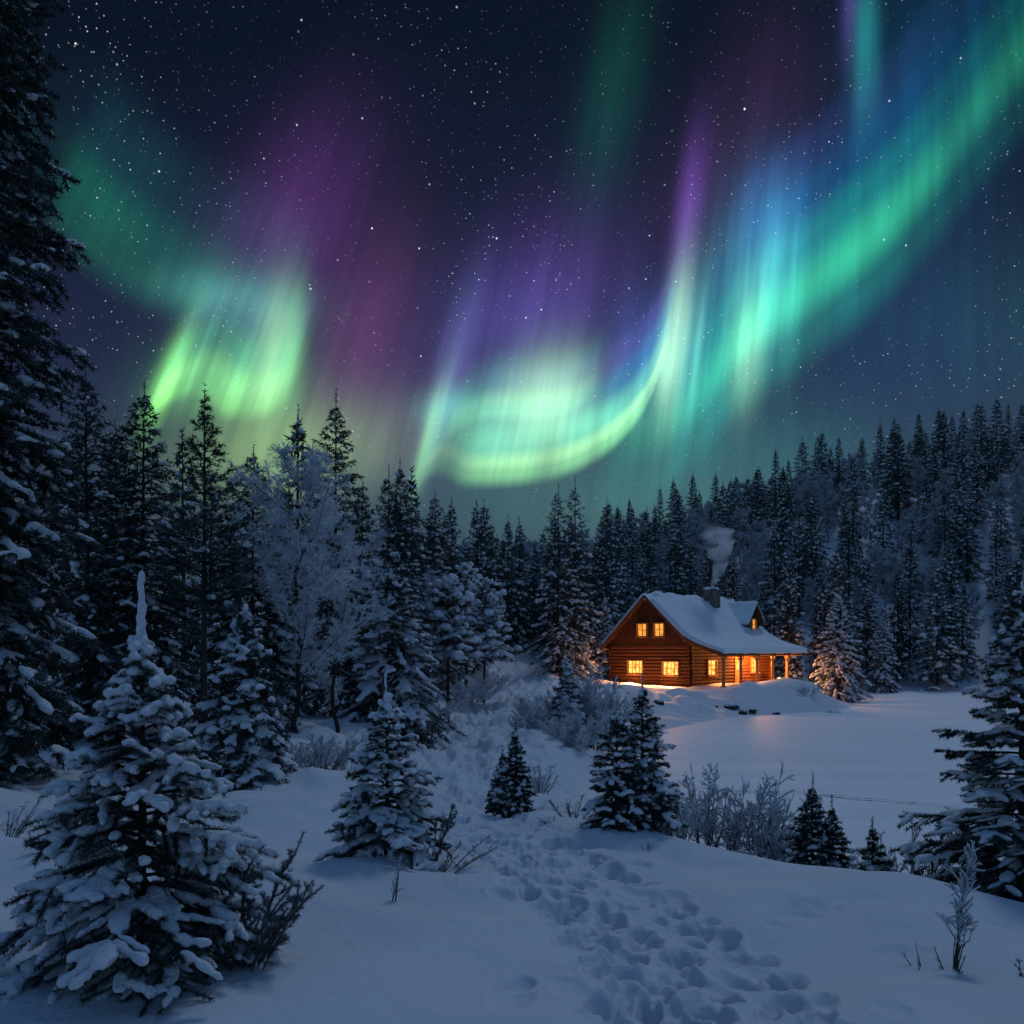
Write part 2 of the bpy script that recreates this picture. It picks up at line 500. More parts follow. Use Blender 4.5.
M['frost_far'] = mat('hoar_frost_far', (.48, .52, .57), .85, var=.35, scale=1.2, spec=.1)
M['bark'] = mat('bark', (.060, .048, .040), .9, var=.45, scale=9, stretch=(1, 1, .25), bump=.6, bscale=25, spec=.1)
M['twig'] = mat('twig_bark', (.075, .060, .055), .9, var=.3, scale=12, spec=.1)
M['log'] = mat('log_wood', (.125, .040, .014), .7, var=.35, scale=3.0, stretch=(.6, 6, 6), bump=.35, bscale=14, spec=.2)
M['board'] = mat('board_wood', (.085, .028, .011), .75, var=.35, scale=4.0, stretch=(5, 5, .5), bump=.3, bscale=12, spec=.2)
M['trim'] = mat('trim_wood', (.14, .060, .028), .7, var=.25, scale=5.0, spec=.2)
M['frame'] = mat('window_frame_wood', (.42, .20, .075), .6, var=.15, scale=8, spec=.2)
M['door'] = mat('door_wood', (.40, .17, .055), .55, var=.3, scale=6, stretch=(4, 4, .6), spec=.3)
M['post'] = mat('post_wood', (.42, .22, .095), .7, var=.25, scale=5, stretch=(3, 3, .5), spec=.2)
M['roof'] = mat('roof_shingle', (.045, .042, .042), .9, var=.3, scale=6, bump=.4, bscale=10, spec=.1)
M['stone'] = mat('chimney_stone', (.17, .15, .135), .9, var=.45, scale=4.5, bump=.8, bscale=7, spec=.1)
M['rock'] = mat('shore_rock', (.055, .052, .050), .85, var=.4, scale=3, bump=.7, bscale=6, spec=.2)
M['metal'] = mat('dark_metal', (.05, .05, .05), .4, metal=.8, spec=.5)

def lit(name, c0, c1, k, scale=2.5):
    m = bpy.data.materials.new(name); m.use_nodes = True
    nt = m.node_tree; nt.nodes.clear()
    tcn = nt.nodes.new('ShaderNodeTexCoord'); n = nt.nodes.new('ShaderNodeTexNoise')
    n.inputs['Scale'].default_value = scale; n.inputs['Detail'].default_value = 3
    nt.links.new(tcn.outputs['Object'], n.inputs['Vector'])
    r = nt.nodes.new('ShaderNodeValToRGB')
    r.color_ramp.elements[0].position = .36; r.color_ramp.elements[1].position = .56
    r.color_ramp.elements[0].color = (*c0, 1); r.color_ramp.elements[1].color = (*c1, 1)
    nt.links.new(n.outputs[0], r.inputs[0])
    e = nt.nodes.new('ShaderNodeEmission'); e.inputs[1].default_value = k
    nt.links.new(r.outputs[0], e.inputs[0])
    o = nt.nodes.new('ShaderNodeOutputMaterial'); nt.links.new(e.outputs[0], o.inputs[0])
    return m
M['pane'] = lit('lit_window_pane', (.62, .15, .01), (1.0, .50, .11), 2.1)
M['pane_dim'] = lit('lit_upper_pane', (.75, .20, .02), (1.0, .44, .07), 1.15)
M['bulb'] = lit('lamp_glass', (1.0, .55, .18), (1.0, .6, .2), 3.0)

# ------------------------------------------------------------------ the lie of the land
def px2(px, Y):
    return (px - 512.0) / F * Y

ROWS = {
    1.2: [(0, -1.60), (512, -1.60), (1024, -1.60)],
    2.6: [(0, -1.60), (300, -1.60), (600, -1.61), (1024, -1.62)],
    4.0: [(-200, -1.60), (0, -1.60), (150, -1.60), (300, -1.60), (450, -1.60), (600, -1.63), (750, -1.65), (900, -1.62), (1024, -1.64), (1200, -1.66)],
    5.5: [(-200, -1.58), (0, -1.60), (150, -1.60), (300, -1.61), (450, -1.64), (600, -1.69), (750, -1.74), (900, -1.74), (1024, -1.86), (1200, -2.0)],
    7.5: [(-200, -1.56), (0, -1.60), (150, -1.62), (300, -1.66), (450, -1.76), (600, -1.82), (750, -1.86), (900, -1.98), (1024, -2.28), (1200, -2.6)],
    9.5: [(-200, -1.58), (0, -1.62), (150, -1.65), (300, -1.70), (450, -1.86), (600, -2.02), (700, -2.12), (780, -2.35), (900, -2.95), (1024, -3.3), (1200, -3.6)],
    12: [(-200, -1.60), (0, -1.66), (150, -1.70), (300, -1.76), (450, -2.00), (600, -2.35), (700, -2.75), (780, -3.3), (900, -4.0), (1024, -4.3), (1200, -4.6)],
    16: [(-200, -1.60), (0, -1.68), (150, -1.70), (300, -1.80), (450, -2.25), (550, -2.62), (620, -3.2), (700, -4.1), (800, -4.9), (1024, -5.2), (1300, -5.4)],
    22: [(-200, -1.3), (0, -1.5), (150, -1.6), (300, -1.85), (450, -2.40), (550, -2.95), (620, -3.7), (700, -4.8), (800, -5.2), (1024, -5.4)],
    30: [(-200, -.8), (0, -1.2), (150, -1.3), (300, -1.8), (450, -2.55), (550, -2.85), (620, -3.7), (680, -4.6), (800, -5.2), (1024, -5.4)],
    42: [(-200, -.2), (0, -.6), (150, -.9), (300, -1.6), (450, -2.55), (540, -2.7), (600, -3.4), (655, -4.3), (720, -5.0), (850, -5.3), (1024, -5.4), (1300, -5.4)],
    55: [(0, 0), (150, -.4), (300, -1.2), (450, -2.25), (520, -2.35), (600, -3.05), (650, -3.6), (690, -4.3), (750, -4.9), (850, -5.3), (1024, -5.4)],
    62: [(300, -.8), (450, -1.9), (520, -2.1), (600, -2.9), (650, -3.15), (700, -3.45), (750, -4.2), (800, -4.4), (850, -5.0), (1024, -5.4)],
    67: [(300, -.4), (450, -1.5), (520, -1.75), (600, -2.75), (650, -2.95), (700, -3.05), (745, -2.75), (790, -2.65), (815, -3.2), (840, -4.2), (900, -5.1), (1024, -5.4)],
    74: [(150, .4), (300, 0), (450, -1.0), (520, -1.2), (600, -2.65), (650, -3.0), (700, -3.0), (760, -2.95), (800, -2.8), (830, -4.0), (860, -4.4), (900, -4.9), (1024, -5.4), (1300, -5.4)],
    85: [(0, .8), (300, .4), (450, -.3), (520, -.5), (600, -2.2), (700, -2.8), (800, -3.4), (835, -4.2), (890, -4.5), (1024, -4.9)],
    97: [(0, 1.5), (300, 1.2), (450, .8), (520, .6), (600, -.4), (700, -1.3), (800, -2.2), (860, -3.5), (900, -4.2), (1024, -4.2), (1300, -4)],
    112: [(0, 3), (300, 2.5), (450, 2), (600, 2), (700, 2.5), (800, 3), (900, 2.5), (1024, 2.5), (1300, 3)],
    140: [(0, 6), (300, 5), (450, 5), (600, 8), (700, 12), (800, 17), (900, 20), (1024, 21), (1300, 24)],
    180: [(0, 9), (300, 9), (450, 11), (600, 15.5), (700, 20), (800, 26.5), (900, 33), (1024, 37.5), (1300, 46)],
    225: [(0, 9), (300, 9), (450, 11), (600, 14), (700, 18), (800, 24), (900, 31), (1024, 36), (1300, 46)],
    350: [(0, 5), (300, 5), (600, 8), (800, 12), (1024, 16), (1300, 20)],
    700: [(0, 0), (512, 0), (1024, 0)],
}
CP = np.array([(px2(p, Y), Y, z) for Y, r in ROWS.items() for p, z in r])
TH_MAX = 0.72
def polar(X, Y):
    th = np.clip(np.arctan2(X, Y), -TH_MAX, TH_MAX)
    return np.stack([th * 2.6, np.log(np.maximum(np.hypot(X, Y), 1.0))], -1)
_Q = polar(CP[:, 0], CP[:, 1])
def _tps(r2):
    return 0.5 * r2 * np.log(r2 + 1e-12)
_n = len(_Q)
_K = _tps(((_Q[:, None] - _Q[None]) ** 2).sum(-1)) + 2e-4 * np.eye(_n)
_P = np.concatenate([np.ones((_n, 1)), _Q], 1)
_A = np.block([[_K, _P], [_P.T, np.zeros((3, 3))]])
_W = np.linalg.solve(_A, np.concatenate([CP[:, 2], np.zeros(3)]))
def land(X, Y):
    X = np.asarray(X, float); Y = np.asarray(Y, float)
    q = polar(X.ravel(), Y.ravel()); out = np.empty(len(q))
    for a in range(0, len(q), 20000):
        b = q[a:a + 20000]
        out[a:a + 20000] = _tps(((b[:, None] - _Q[None]) ** 2).sum(-1)) @ _W[:_n] + _W[_n] + b @ _W[_n + 1:]
    return out.reshape(X.shape)

def vnoise(X, Y, seed=0):
    xi = np.floor(X).astype(np.int64); yi = np.floor(Y).astype(np.int64)
    fx = X - xi; fy = Y - yi
    fx = fx * fx * fx * (fx * (fx * 6 - 15) + 10); fy = fy * fy * fy * (fy * (fy * 6 - 15) + 10)
    def h(a, b):
        n = (a * 374761393 + b * 668265263 + seed * 974634777) & 0x7fffffff
        n = ((n ^ (n >> 13)) * 1274126177) & 0x7fffffff
        return ((n ^ (n >> 16)) & 0xffff) / 32767.5 - 1
    return (h(xi, yi) * (1 - fx) + h(xi + 1, yi) * fx) * (1 - fy) + (h(xi, yi + 1) * (1 - fx) + h(xi + 1, yi + 1) * fx) * fy
def fbm(X, Y, s, oct=3, seed=0):
    o = 0; a = 1.0
    for k in range(oct):
        o = o + a * vnoise(X / s, Y / s, seed + k); s *= 0.5; a *= 0.5
    return o

# the trodden trail: (column, distance, half width)
TRAIL = np.array([(px2(p, Y), Y, w) for p, Y, w in
    [(745, 3.0, .46), (728, 3.8, .46), (692, 4.6, .46), (640, 5.4, .46), (588, 6.3, .48), (538, 7.4, .54), (495, 8.9, .62), (462, 11, .74), (445, 14, .85), (440, 18, .9),
     (443, 23, 1.0), (450, 30, 1.1), (470, 38, 1.3), (492, 47, 1.5), (512, 58, 1.6), (519, 68, 1.7), (523, 80, 1.8)]])
def trail_uv(X, Y):
    best = np.full(X.shape, 1e9); wid = np.ones(X.shape); al = np.zeros(X.shape); acc = 0
    for a, b in zip(TRAIL[:-1], TRAIL[1:]):
        d = b[:2] - a[:2]; l2 = d @ d
        t = np.clip(((X - a[0]) * d[0] + (Y - a[1]) * d[1]) / l2, 0, 1)
        q = np.hypot(X - a[0] - t * d[0], Y - a[1] - t * d[1])
        k = q < best
        best = np.where(k, q, best); wid = np.where(k, a[2] + t * (b[2] - a[2]), wid)
        al = np.where(k, acc + t * math.sqrt(l2), al); acc += math.sqrt(l2)
    return best, wid, al

MOUNDS = [(783, 69.5, .28, 2.0, 1.6), (752, 67.8, .25, 1.2, 1.2), (813, 67.5, .60, 1.0, 1.2), (640, 64.0, .20, 3.5, 2.2), (600, 60, .35, 2.5, 3), (560, 27, .35, 1.2, 2.5), (655, 8.6, .10, .9, .8), (700, 7.4, .07, .6, .5), (740, 62, .25, 1.5, 1.5), (700, 59.5, .3, 1.2, 1.2)]
def ground(X, Y):
    """snow surface without footprints: things stand on this."""
    X = np.asarray(X, float); Y = np.asarray(Y, float)
    z = land(X, Y)
    r = np.hypot(X, Y)
    z = z + .06 * fbm(X * .6 + Y * .3, Y, .8, 2, 51) * np.clip(r / 5, .4, 1.5) + 0.075 * fbm(X, Y, 1.9, 3, 5) * np.clip((r - 3) / 4, 0.3, 1) + 0.16 * fbm(X, Y, 7.0, 3, 9) * np.clip((r - 14) / 25, 0, 1) * np.clip((230 - r) / 100, 0, 1)
    z = z + .26 * np.clip(fbm(X, Y, 1.5, 3, 61), -.6, .9) * np.exp(-((X - px2(715, 65)) / 13) ** 2 - ((Y - 62.5) / 4.5) ** 2)
    for px, Yc, h, rx, ry in MOUNDS:
        z = z + h * np.exp(-((X - px2(px, Yc)) / rx) ** 2 - ((Y - Yc) / ry) ** 2)
    z = z + 1.2 * fbm(X, Y, 26.0, 2, 13) * np.clip((r - 105) / 30, 0, 1)
    return z
def gz(x, y):
    return float(ground(np.array([x]), np.array([y]))[0])

def build_terrain():
    th = np.concatenate([np.radians(np.arange(-180, -40, 4.0)), np.radians(np.arange(-40, -34, .5)), np.radians(np.arange(-34, 34, .085)), np.radians(np.arange(34, 40, .5)), np.radians(np.arange(40, 180, 4.0))])
    r = np.concatenate([[.4, .8, 1.3, 1.8, 2.3, 2.7], np.geomspace(3.0, 14, 420, endpoint=False), np.geomspace(14, 60, 190, endpoint=False), np.geomspace(60, 260, 110, endpoint=False), np.geomspace(260, 1400, 14)])
    R, T = np.meshgrid(r, th, indexing='ij')
    X = R * np.sin(T); Y = R * np.cos(T)
    Z = ground(X, Y)
    near = (Y > 2) & (np.abs(T) < .7)
    d, w, al = trail_uv(X[near], Y[near])
    z = Z[near]; x = X[near]; y = Y[near]; dist = np.hypot(x, y)
    tread = np.exp(-(d / w) ** 4)
    k = np.clip(dist / 12, .55, 2.2)
    k = k * np.clip(.7 + dist / 14, .7, 2.2)
    z = z - 0.085 * k * tread + 0.018 * k * (1 + .8 * fbm(x, y, 1.1, 2, 39)) * np.exp(-((d - w * 1.5) / (w * .45)) ** 2)
    z = z + tread * (0.020 * fbm(x, y, .20, 3, 31) + 0.032 * k * fbm(x, y, .55, 2, 37) + .045 * k * np.clip((dist - 9) / 8, 0, 1) * fbm(x, y, .8, 3, 38))
    # wind-packed lumps and older half-filled tracks at the sides of the trail
    side = np.exp(-((d - w * 1.9) / (w * 1.4)) ** 2)
    z = z + side * np.clip(fbm(x, y, .55, 2, 41), -.6, .6) * 0.06 * k
    Z[near] = z
    # footprints: chains of steps along the trail and a separate walker on its left
    rng = np.random.default_rng(11)
    prints = []
    cum = np.concatenate([[0], np.cumsum(np.hypot(*np.diff(TRAIL[:, :2], axis=0).T))])
    def on_trail(a, off):
        p = np.array([np.interp(a, cum, TRAIL[:, 0]), np.interp(a, cum, TRAIL[:, 1])])
        q = np.array([np.interp(a + .1, cum, TRAIL[:, 0]), np.interp(a + .1, cum, TRAIL[:, 1])])
        t = (q - p) / max(np.linalg.norm(q - p), 1e-6)
        return p + off * np.array([t[1], -t[0]]), math.atan2(t[0], t[1])
    for chain in range(15):
        a = .2 + rng.random() * .6; off = rng.uniform(-.36, .36); sgn = 1
        while a < 62:
            w = np.interp(a, cum, TRAIL[:, 2])
            p, h = on_trail(a, off * w / .36 + sgn * .05)
            prints.append((p[0], p[1], h + rng.normal(0, .25), rng.uniform(.026, .075) * (1 + max(0, a - 6) / 16), rng.choice([.7, .9, 1.0, 1.15, 1.4]) * (1 + max(0, a - 6) / 16)))
            sgn = -sgn; gr = 1 + max(0, a - 6) / 16; a += rng.uniform(.22, .42) * gr
    for c, D in [(602, 3.95), (622, 4.15), (598, 4.35), (627, 4.5), (604, 4.72), (570, 5.0), (583, 5.1), (563, 5.45), (548, 5.7), (520, 6.1), (506, 6.5), (500, 6.75), (530, 5.9), (610, 5.0), (575, 5.8)]:
        prints.append((px2(c, D), D, .25, .062, 1.15))
    for c, D in [(800, 5.6), (820, 5.75), (850, 5.9), (875, 6.1), (905, 6.25), (935, 6.3), (965, 6.25), (995, 6.3), (1015, 6.2), (815, 6.3), (860, 6.6), (780, 6.6), (745, 6.8), (900, 5.0)]:
        prints.append((px2(c, D), D, 1.3 + rng.normal(0, .15), .03, 1.8))
    for k in range(90):
        a = rng.uniform(.5, 22); p, h = on_trail(a, rng.choice([-1, 1]) * np.interp(a, cum, TRAIL[:, 2]) * rng.uniform(1.2, 2.2))
        prints.append((p[0], p[1], h + rng.normal(0, .8), rng.uniform(.02, .045), rng.uniform(.9, 1.7)))
    for (x0, y0, h, dep, sz) in prints:
        rr = math.hypot(x0, y0); t0 = math.atan2(x0, y0)
        i0, i1 = np.searchsorted(r, [rr - .6 * sz, rr + .6 * sz]); j0, j1 = np.searchsorted(th, [t0 - .6 * sz / rr, t0 + .6 * sz / rr])
        if i1 <= i0 or j1 <= j0: continue
        sl = (slice(i0, i1), slice(j0, j1))
        dx = X[sl] - x0; dyy = Y[sl] - y0
        u = dx * math.sin(h) + dyy * math.cos(h); v = dx * math.cos(h) - dyy * math.sin(h)
        e = np.sqrt((u / (.088 * sz)) ** 2 + (v / (.054 * sz)) ** 2)
        bowl = 1 / (1 + np.exp((e - 1 - .25 * vnoise(X[sl] * 14, Y[sl] * 14, 6)) * 5.5))
        rim = np.exp(-((e - 1.45) / .30) ** 2)
        Z[sl] += -dep * bowl + dep * .22 * rim * (1 + .3 * vnoise(X[sl] * 30, Y[sl] * 30, 3))
    nr, nt_ = Z.shape
    V = np.stack([X, Y, Z], -1).reshape(-1, 3)
    i = np.arange(nr - 1)[:, None] * nt_; j = np.arange(nt_)[None]; j2 = (j + 1) % nt_
    Fc = np.stack([i + j, i + j2, i + nt_ + j2, i + nt_ + j], -1).reshape(-1, 4)
    Fc = Fc[:, ::-1]
    g = Geo(); g.add(V, Fc)
    g.add(np.concatenate([V[:nt_], [[0, 0, -1.6]]]), np.stack([np.full(nt_, nt_), (np.arange(nt_) + 1) % nt_, np.arange(nt_)], 1)[:, ::-1])
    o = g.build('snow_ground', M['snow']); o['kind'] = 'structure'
    return o
build_terrain()

LAKE = -4.42
def build_lake():
    th = np.radians(np.arange(-8, 62, .2)); r = np.concatenate([np.geomspace(13, 20, 40, endpoint=False), np.arange(20, 34, .07), np.geomspace(34, 130, 160)])
    R, T = np.meshgrid(r, th, indexing='ij'); X = R * np.sin(T); Y = R * np.cos(T)
    Z = LAKE + .02 * fbm(X, Y, 6, 3, 77) + .012 * fbm(X, Y, 1.1, 2, 78)
    # an animal track crossing the ice
    tr = [(640, 29.5), (690, 28.6), (740, 27.6), (790, 27.5), (840, 26.6), (885, 25.9), (930, 25.2), (970, 24.6), (1020, 24.2), (1100, 23)]
    P = np.array([(px2(p, Yy), Yy) for p, Yy in tr]); bd = np.full(X.shape, 9.)
    for a, b in zip(P[:-1], P[1:]):
        d = b - a; t = np.clip(((X - a[0]) * d[0] + (Y - a[1]) * d[1]) / (d @ d), 0, 1)
        bd = np.minimum(bd, np.hypot(X - a[0] - t * d[0] , Y - a[1] - t * d[1] + .12 * np.sin(X * 2.1)))
    n = np.clip(.6 + .7 * vnoise(X * 1.4, Y * 1.4, 4), 0, 1)
    Z += -.03 * np.exp(-(bd / .4) ** 2) * n
    nr, nt_ = Z.shape
    i = np.arange(nr - 1)[:, None] * nt_; j = np.arange(nt_ - 1)[None]
    Fc = np.stack([i + j, i + nt_ + j, i + nt_ + j + 1, i + j + 1], -1).reshape(-1, 4)
    g = Geo(); g.add(np.stack([X, Y, Z], -1).reshape(-1, 3), Fc)
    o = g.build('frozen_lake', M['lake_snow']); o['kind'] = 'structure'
    # a darker strip laid along the track across the ice
    t = np.linspace(0, 1, 260); cs = np.linspace(0, 1, len(P)); cx_ = np.interp(t, cs, P[:, 0]); cy_ = np.interp(t, cs, P[:, 1]) + .10 * np.sin(t * 61) + .06 * np.sin(t * 170)
    w = .035 + .05 * np.clip(vnoise(t * 30, t * 0, 8) + .35, 0, 1)
    zz = np.full_like(t, LAKE + .045)
    V = np.concatenate([np.stack([cx_, cy_ - w, zz], 1), np.stack([cx_, cy_ + w, zz], 1)]); i = np.arange(259)
    g = Geo(); g.add(V, np.stack([i, i + 1, i + 261, i + 260], 1)); o = g.build('track_on_ice', mat('track_strip', (.46, .49, .54), .5, var=.2, scale=3)); o['kind'] = 'structure'
build_lake()

# ------------------------------------------------------------------ the log cabin
CORNER = (px2(690, 72.0), 72.0)
CB = -3.10
CAB = thing('log_cabin', 'log cabin with lit windows, snowy roof and smoking stone chimney beside the frozen lake', 'cabin',
            (CORNER[0], CORNER[1], CB), math.atan2(.736, .677))
CL, CW = 13.6, 7.8           # length along the porch side (x), width of the gable (y)
AX, AZ = 3.9, 7.75           # apex
PROF = [(8.5, 3.28), (6.2, 5.52), (3.9, 7.75), (2.0, 5.90), (0.25, 4.30), (-.9, 3.72), (-2.1, 3.30), (-3.4, 2.90)]   # roof line across the house (y, z)
def roof_z(y):
    p = sorted(PROF); return float(np.interp(y, [a for a, b in p], [b for a, b in p]))

def log_wall(name, p0, p1, z0, z1, over=.28, gaps=()):
    g = Geo(); r = .155
    n = int(round((z1 - z0) / (2 * r * .9)))
    p0 = np.array(p0, float); p1 = np.array(p1, float); d = unit((p1 - p0)[None])[0]
    rr = np.random.default_rng(int(abs(p0[0] * 7 + p1[1] * 3)) + 5)
    for i in range(n):
        z = z0 + (i + .5) * (z1 - z0) / n; o = over * rr.uniform(.8, 1.15)
        cuts = [(a, b) for a, b, za, zb in gaps if za < z < zb]
        L = np.linalg.norm(p1 - p0); seg = [(-o, L + o)]
        for a, b in cuts:
            seg = [q for s, e in seg for q in (((s, a), (b, e)) if s < a and e > b else ((s, e),))]
        for s, e in seg:
            A_ = np.array([*(p0 + d * s), z]); B_ = np.array([*(p1 + d * (e - L)), z]) if False else np.array([*(p0 + d * e), z])
            g.tubes([A_], [B_], r * rr.uniform(.94, 1.04), r * rr.uniform(.94, 1.04), 10, 0, caps=True)
    return g.build(name, M['log'], CAB)

WIN_G = [(5.25, 1.62, 1.45, 1.06), (1.75, 1.58, 1.45, 1.06)]       # gable: centre y, centre z, width, height
WIN_U = [(4.45, 4.78, .88, 1.0), (2.75, 4.78, .88, 1.0)]
WIN_F = [(3.25, 1.62, 1.35, 1.15), (10.7, 1.75, 1.15, 1.15)]        # porch side: centre x
DOOR = (7.75, 1.23, 1.0, 2.05)
log_wall('log_wall', (0, 0), (0, CW), 0, 3.45, gaps=[(y - w / 2, y + w / 2, z - h / 2 - .05, z + h / 2 + .05) for y, z, w, h in WIN_G])
log_wall('log_wall', (0, 0), (CL, 0), 0, 4.0, gaps=[(x - w / 2, x + w / 2, z - h / 2 - .05, z + h / 2 + .05) for x, z, w, h in WIN_F] + [(DOOR[0] - DOOR[2] / 2, DOOR[0] + DOOR[2] / 2, .12, 2.3)])
log_wall('log_wall', (0, CW), (CL, CW), 0, 3.45)
log_wall('log_wall', (CL, 0), (CL, CW), 0, 3.45)
# gable boarding: one upright board per 0.2 m under the roof line
for x in (0.0, CL):
    g = Geo(); w = .2; z0 = 3.46
    sgn = -1 if x == 0 else 1
    for k in range(int(CW / w)):
        y0 = k * w; y1 = y0 + w - .012; t = .05 + .015 * (k % 2)
        za = min(roof_z(y0), roof_z(y0 + .001)) - .2; zb = roof_z(y1) - .2
        if min(za, zb) <= z0 + .05: continue
        X0 = x + sgn * .10; X1 = X0 + sgn * t
        V = [(X0, y0, z0), (X0, y1, z0), (X0, y1, zb), (X0, y0, za), (X1, y0, z0), (X1, y1, z0), (X1, y1, zb), (X1, y0, za)]
        g.add(V, [[0, 1, 2, 3], [7, 6, 5, 4], [0, 4, 5, 1], [1, 5, 6, 2], [2, 6, 7, 3], [3, 7, 4, 0]], smooth=False)
    g.box((x + sgn * .14, CW / 2, 3.46), (.12, CW + .1, .16))
    g.build('gable_board_wall', M['board'], CAB)

def window(c, ax, w, h, out, pane, parent, bars=(1, 2)):
    """ax: unit vector along the wall, out: unit vector out of the wall; frame with its pane and bars below it."""
    c = np.array(c, float); ax = np.array(ax, float); out = np.array(out, float); up = np.array([0, 0, 1.])
    R = np.stack([ax, out, up], 1)
    g = Geo(); t = .10
    for s in (-1, 1):
        g.box(c + ax * s * (w / 2 + t / 2) + out * .10, (t, .26, h + 2 * t), 0, R)
        g.box(c + up * s * (h / 2 + t / 2) + out * .10, (w, .26, t), 0, R)
    g.box(c - up * (h / 2 + t + .03) + out * .16, (w + .34, .34, .06), 0, R)
    for k in range(1, bars[0] + 1):
        g.box(c + ax * (k / (bars[0] + 1) - .5) * w + out * .075, (.045, .05, h), 0, R)
    for k in range(1, bars[1] + 1):
        zz = (k / (bars[1] + 1) - .5) * h
        for q in range(bars[0] + 1):
            a0 = (q / (bars[0] + 1) - .5) * w + (.023 if q else 0); a1 = ((q + 1) / (bars[0] + 1) - .5) * w - (.023 if q < bars[0] else 0)
            g.box(c + ax * (a0 + a1) / 2 + up * zz + out * .070, (a1 - a0, .04, .04), 0, R)
    fr = g.build('window', M['frame'], parent)
    p = Geo(); p.box(c + out * .03, (w, .02, h), 0, R)
    p.build('pane', pane, fr)
    return fr
for y, z, w, h in WIN_G: window((0, y, z), (0, 1, 0), w, h, (-1, 0, 0), M['pane'], CAB, (3, 1))
for y, z, w, h in WIN_U: window((-.17, y, z), (0, 1, 0), w, h, (-1, 0, 0), M['pane_dim'], CAB, (1, 1))
for x, z, w, h in WIN_F: window((x, 0, z), (1, 0, 0), w, h, (0, -1, 0), M['pane'], CAB, (1, 2))
# door: lit upper light, plank leaf, frame, handle
x, z, w, h = DOOR
g = Geo()
g.box((x, -.06, z - .45), (w, .07, h - .95)); g.box((x - w / 2 + .07, -.06, z + .55), (.14, .07, 1.05)); g.box((x + w / 2 - .07, -.06, z + .55), (.14, .07, 1.05))
g.box((x, -.06, z + h / 2 - .08), (w - .28, .07, .16)); g.box((x, -.06, z + .06), (w - .28, .07, .10))
for k in (-.25, 0, .25): g.box((x + k, -.10, z - .45), (.02, .012, h - 1.1))
dr = g.build('door', M['door'], CAB)
g = Geo(); g.box((x, -.045, z + .49), (w - .28, .02, .78)); g.build('pane', M['pane'], dr)
g = Geo(); g.tubes([(x + .38, -.12, z - .05)], [(x + .38, -.12, z + .12)], .018, .018, 8, caps=True); g.box((x + .38, -.10, z + .03), (.05, .03, .2)); g.build('handle', M['metal'], dr)
g = Geo()
for s in (-1, 1): g.box((x + s * (w / 2 + .07), -.08, z + .03), (.14, .24, h + .1))
g.box((x, -.08, z + h / 2 + .14), (w + .3, .24, .13)); g.build('door_frame', M['frame'], dr)

# roof slab and the snow lying on it
def densify(p, n):
    p = np.array(p, float); s = np.concatenate([[0], np.cumsum(np.hypot(*np.diff(p, axis=0).T))])
    t = np.linspace(0, s[-1], n); return np.stack([np.interp(t, s, p[:, 0]), np.interp(t, s, p[:, 1])], 1), t, s
RX0, RX1 = -.75, CL + .75
g = Geo(); P = np.array(PROF); n = len(P); dn = .17
V = [(xx, y, z - k) for xx in (RX0, RX1) for k in (0, dn) for y, z in P]
Q = lambda a, k, i: a * 2 * n + k * n + i
Fc = []
for i in range(n - 1):
    Fc += [[Q(0, 0, i), Q(0, 0, i + 1), Q(1, 0, i + 1), Q(1, 0, i)], [Q(0, 1, i), Q(1, 1, i), Q(1, 1, i + 1), Q(0, 1, i + 1)]]
    Fc += [[Q(a, 0, i), Q(a, 1, i), Q(a, 1, i + 1), Q(a, 0, i + 1)] for a in (0, 1)]
Fc += [[Q(0, 0, i), Q(1, 0, i), Q(1, 1, i), Q(0, 1, i)] for i in (0, n - 1)]
g.add(V, Fc, smooth=False)
ROOF = g.build('roof', [M['roof'], M['board']], CAB)
for p in ROOF.data.polygons:
    if p.normal.z < -.2: p.material_index = 1
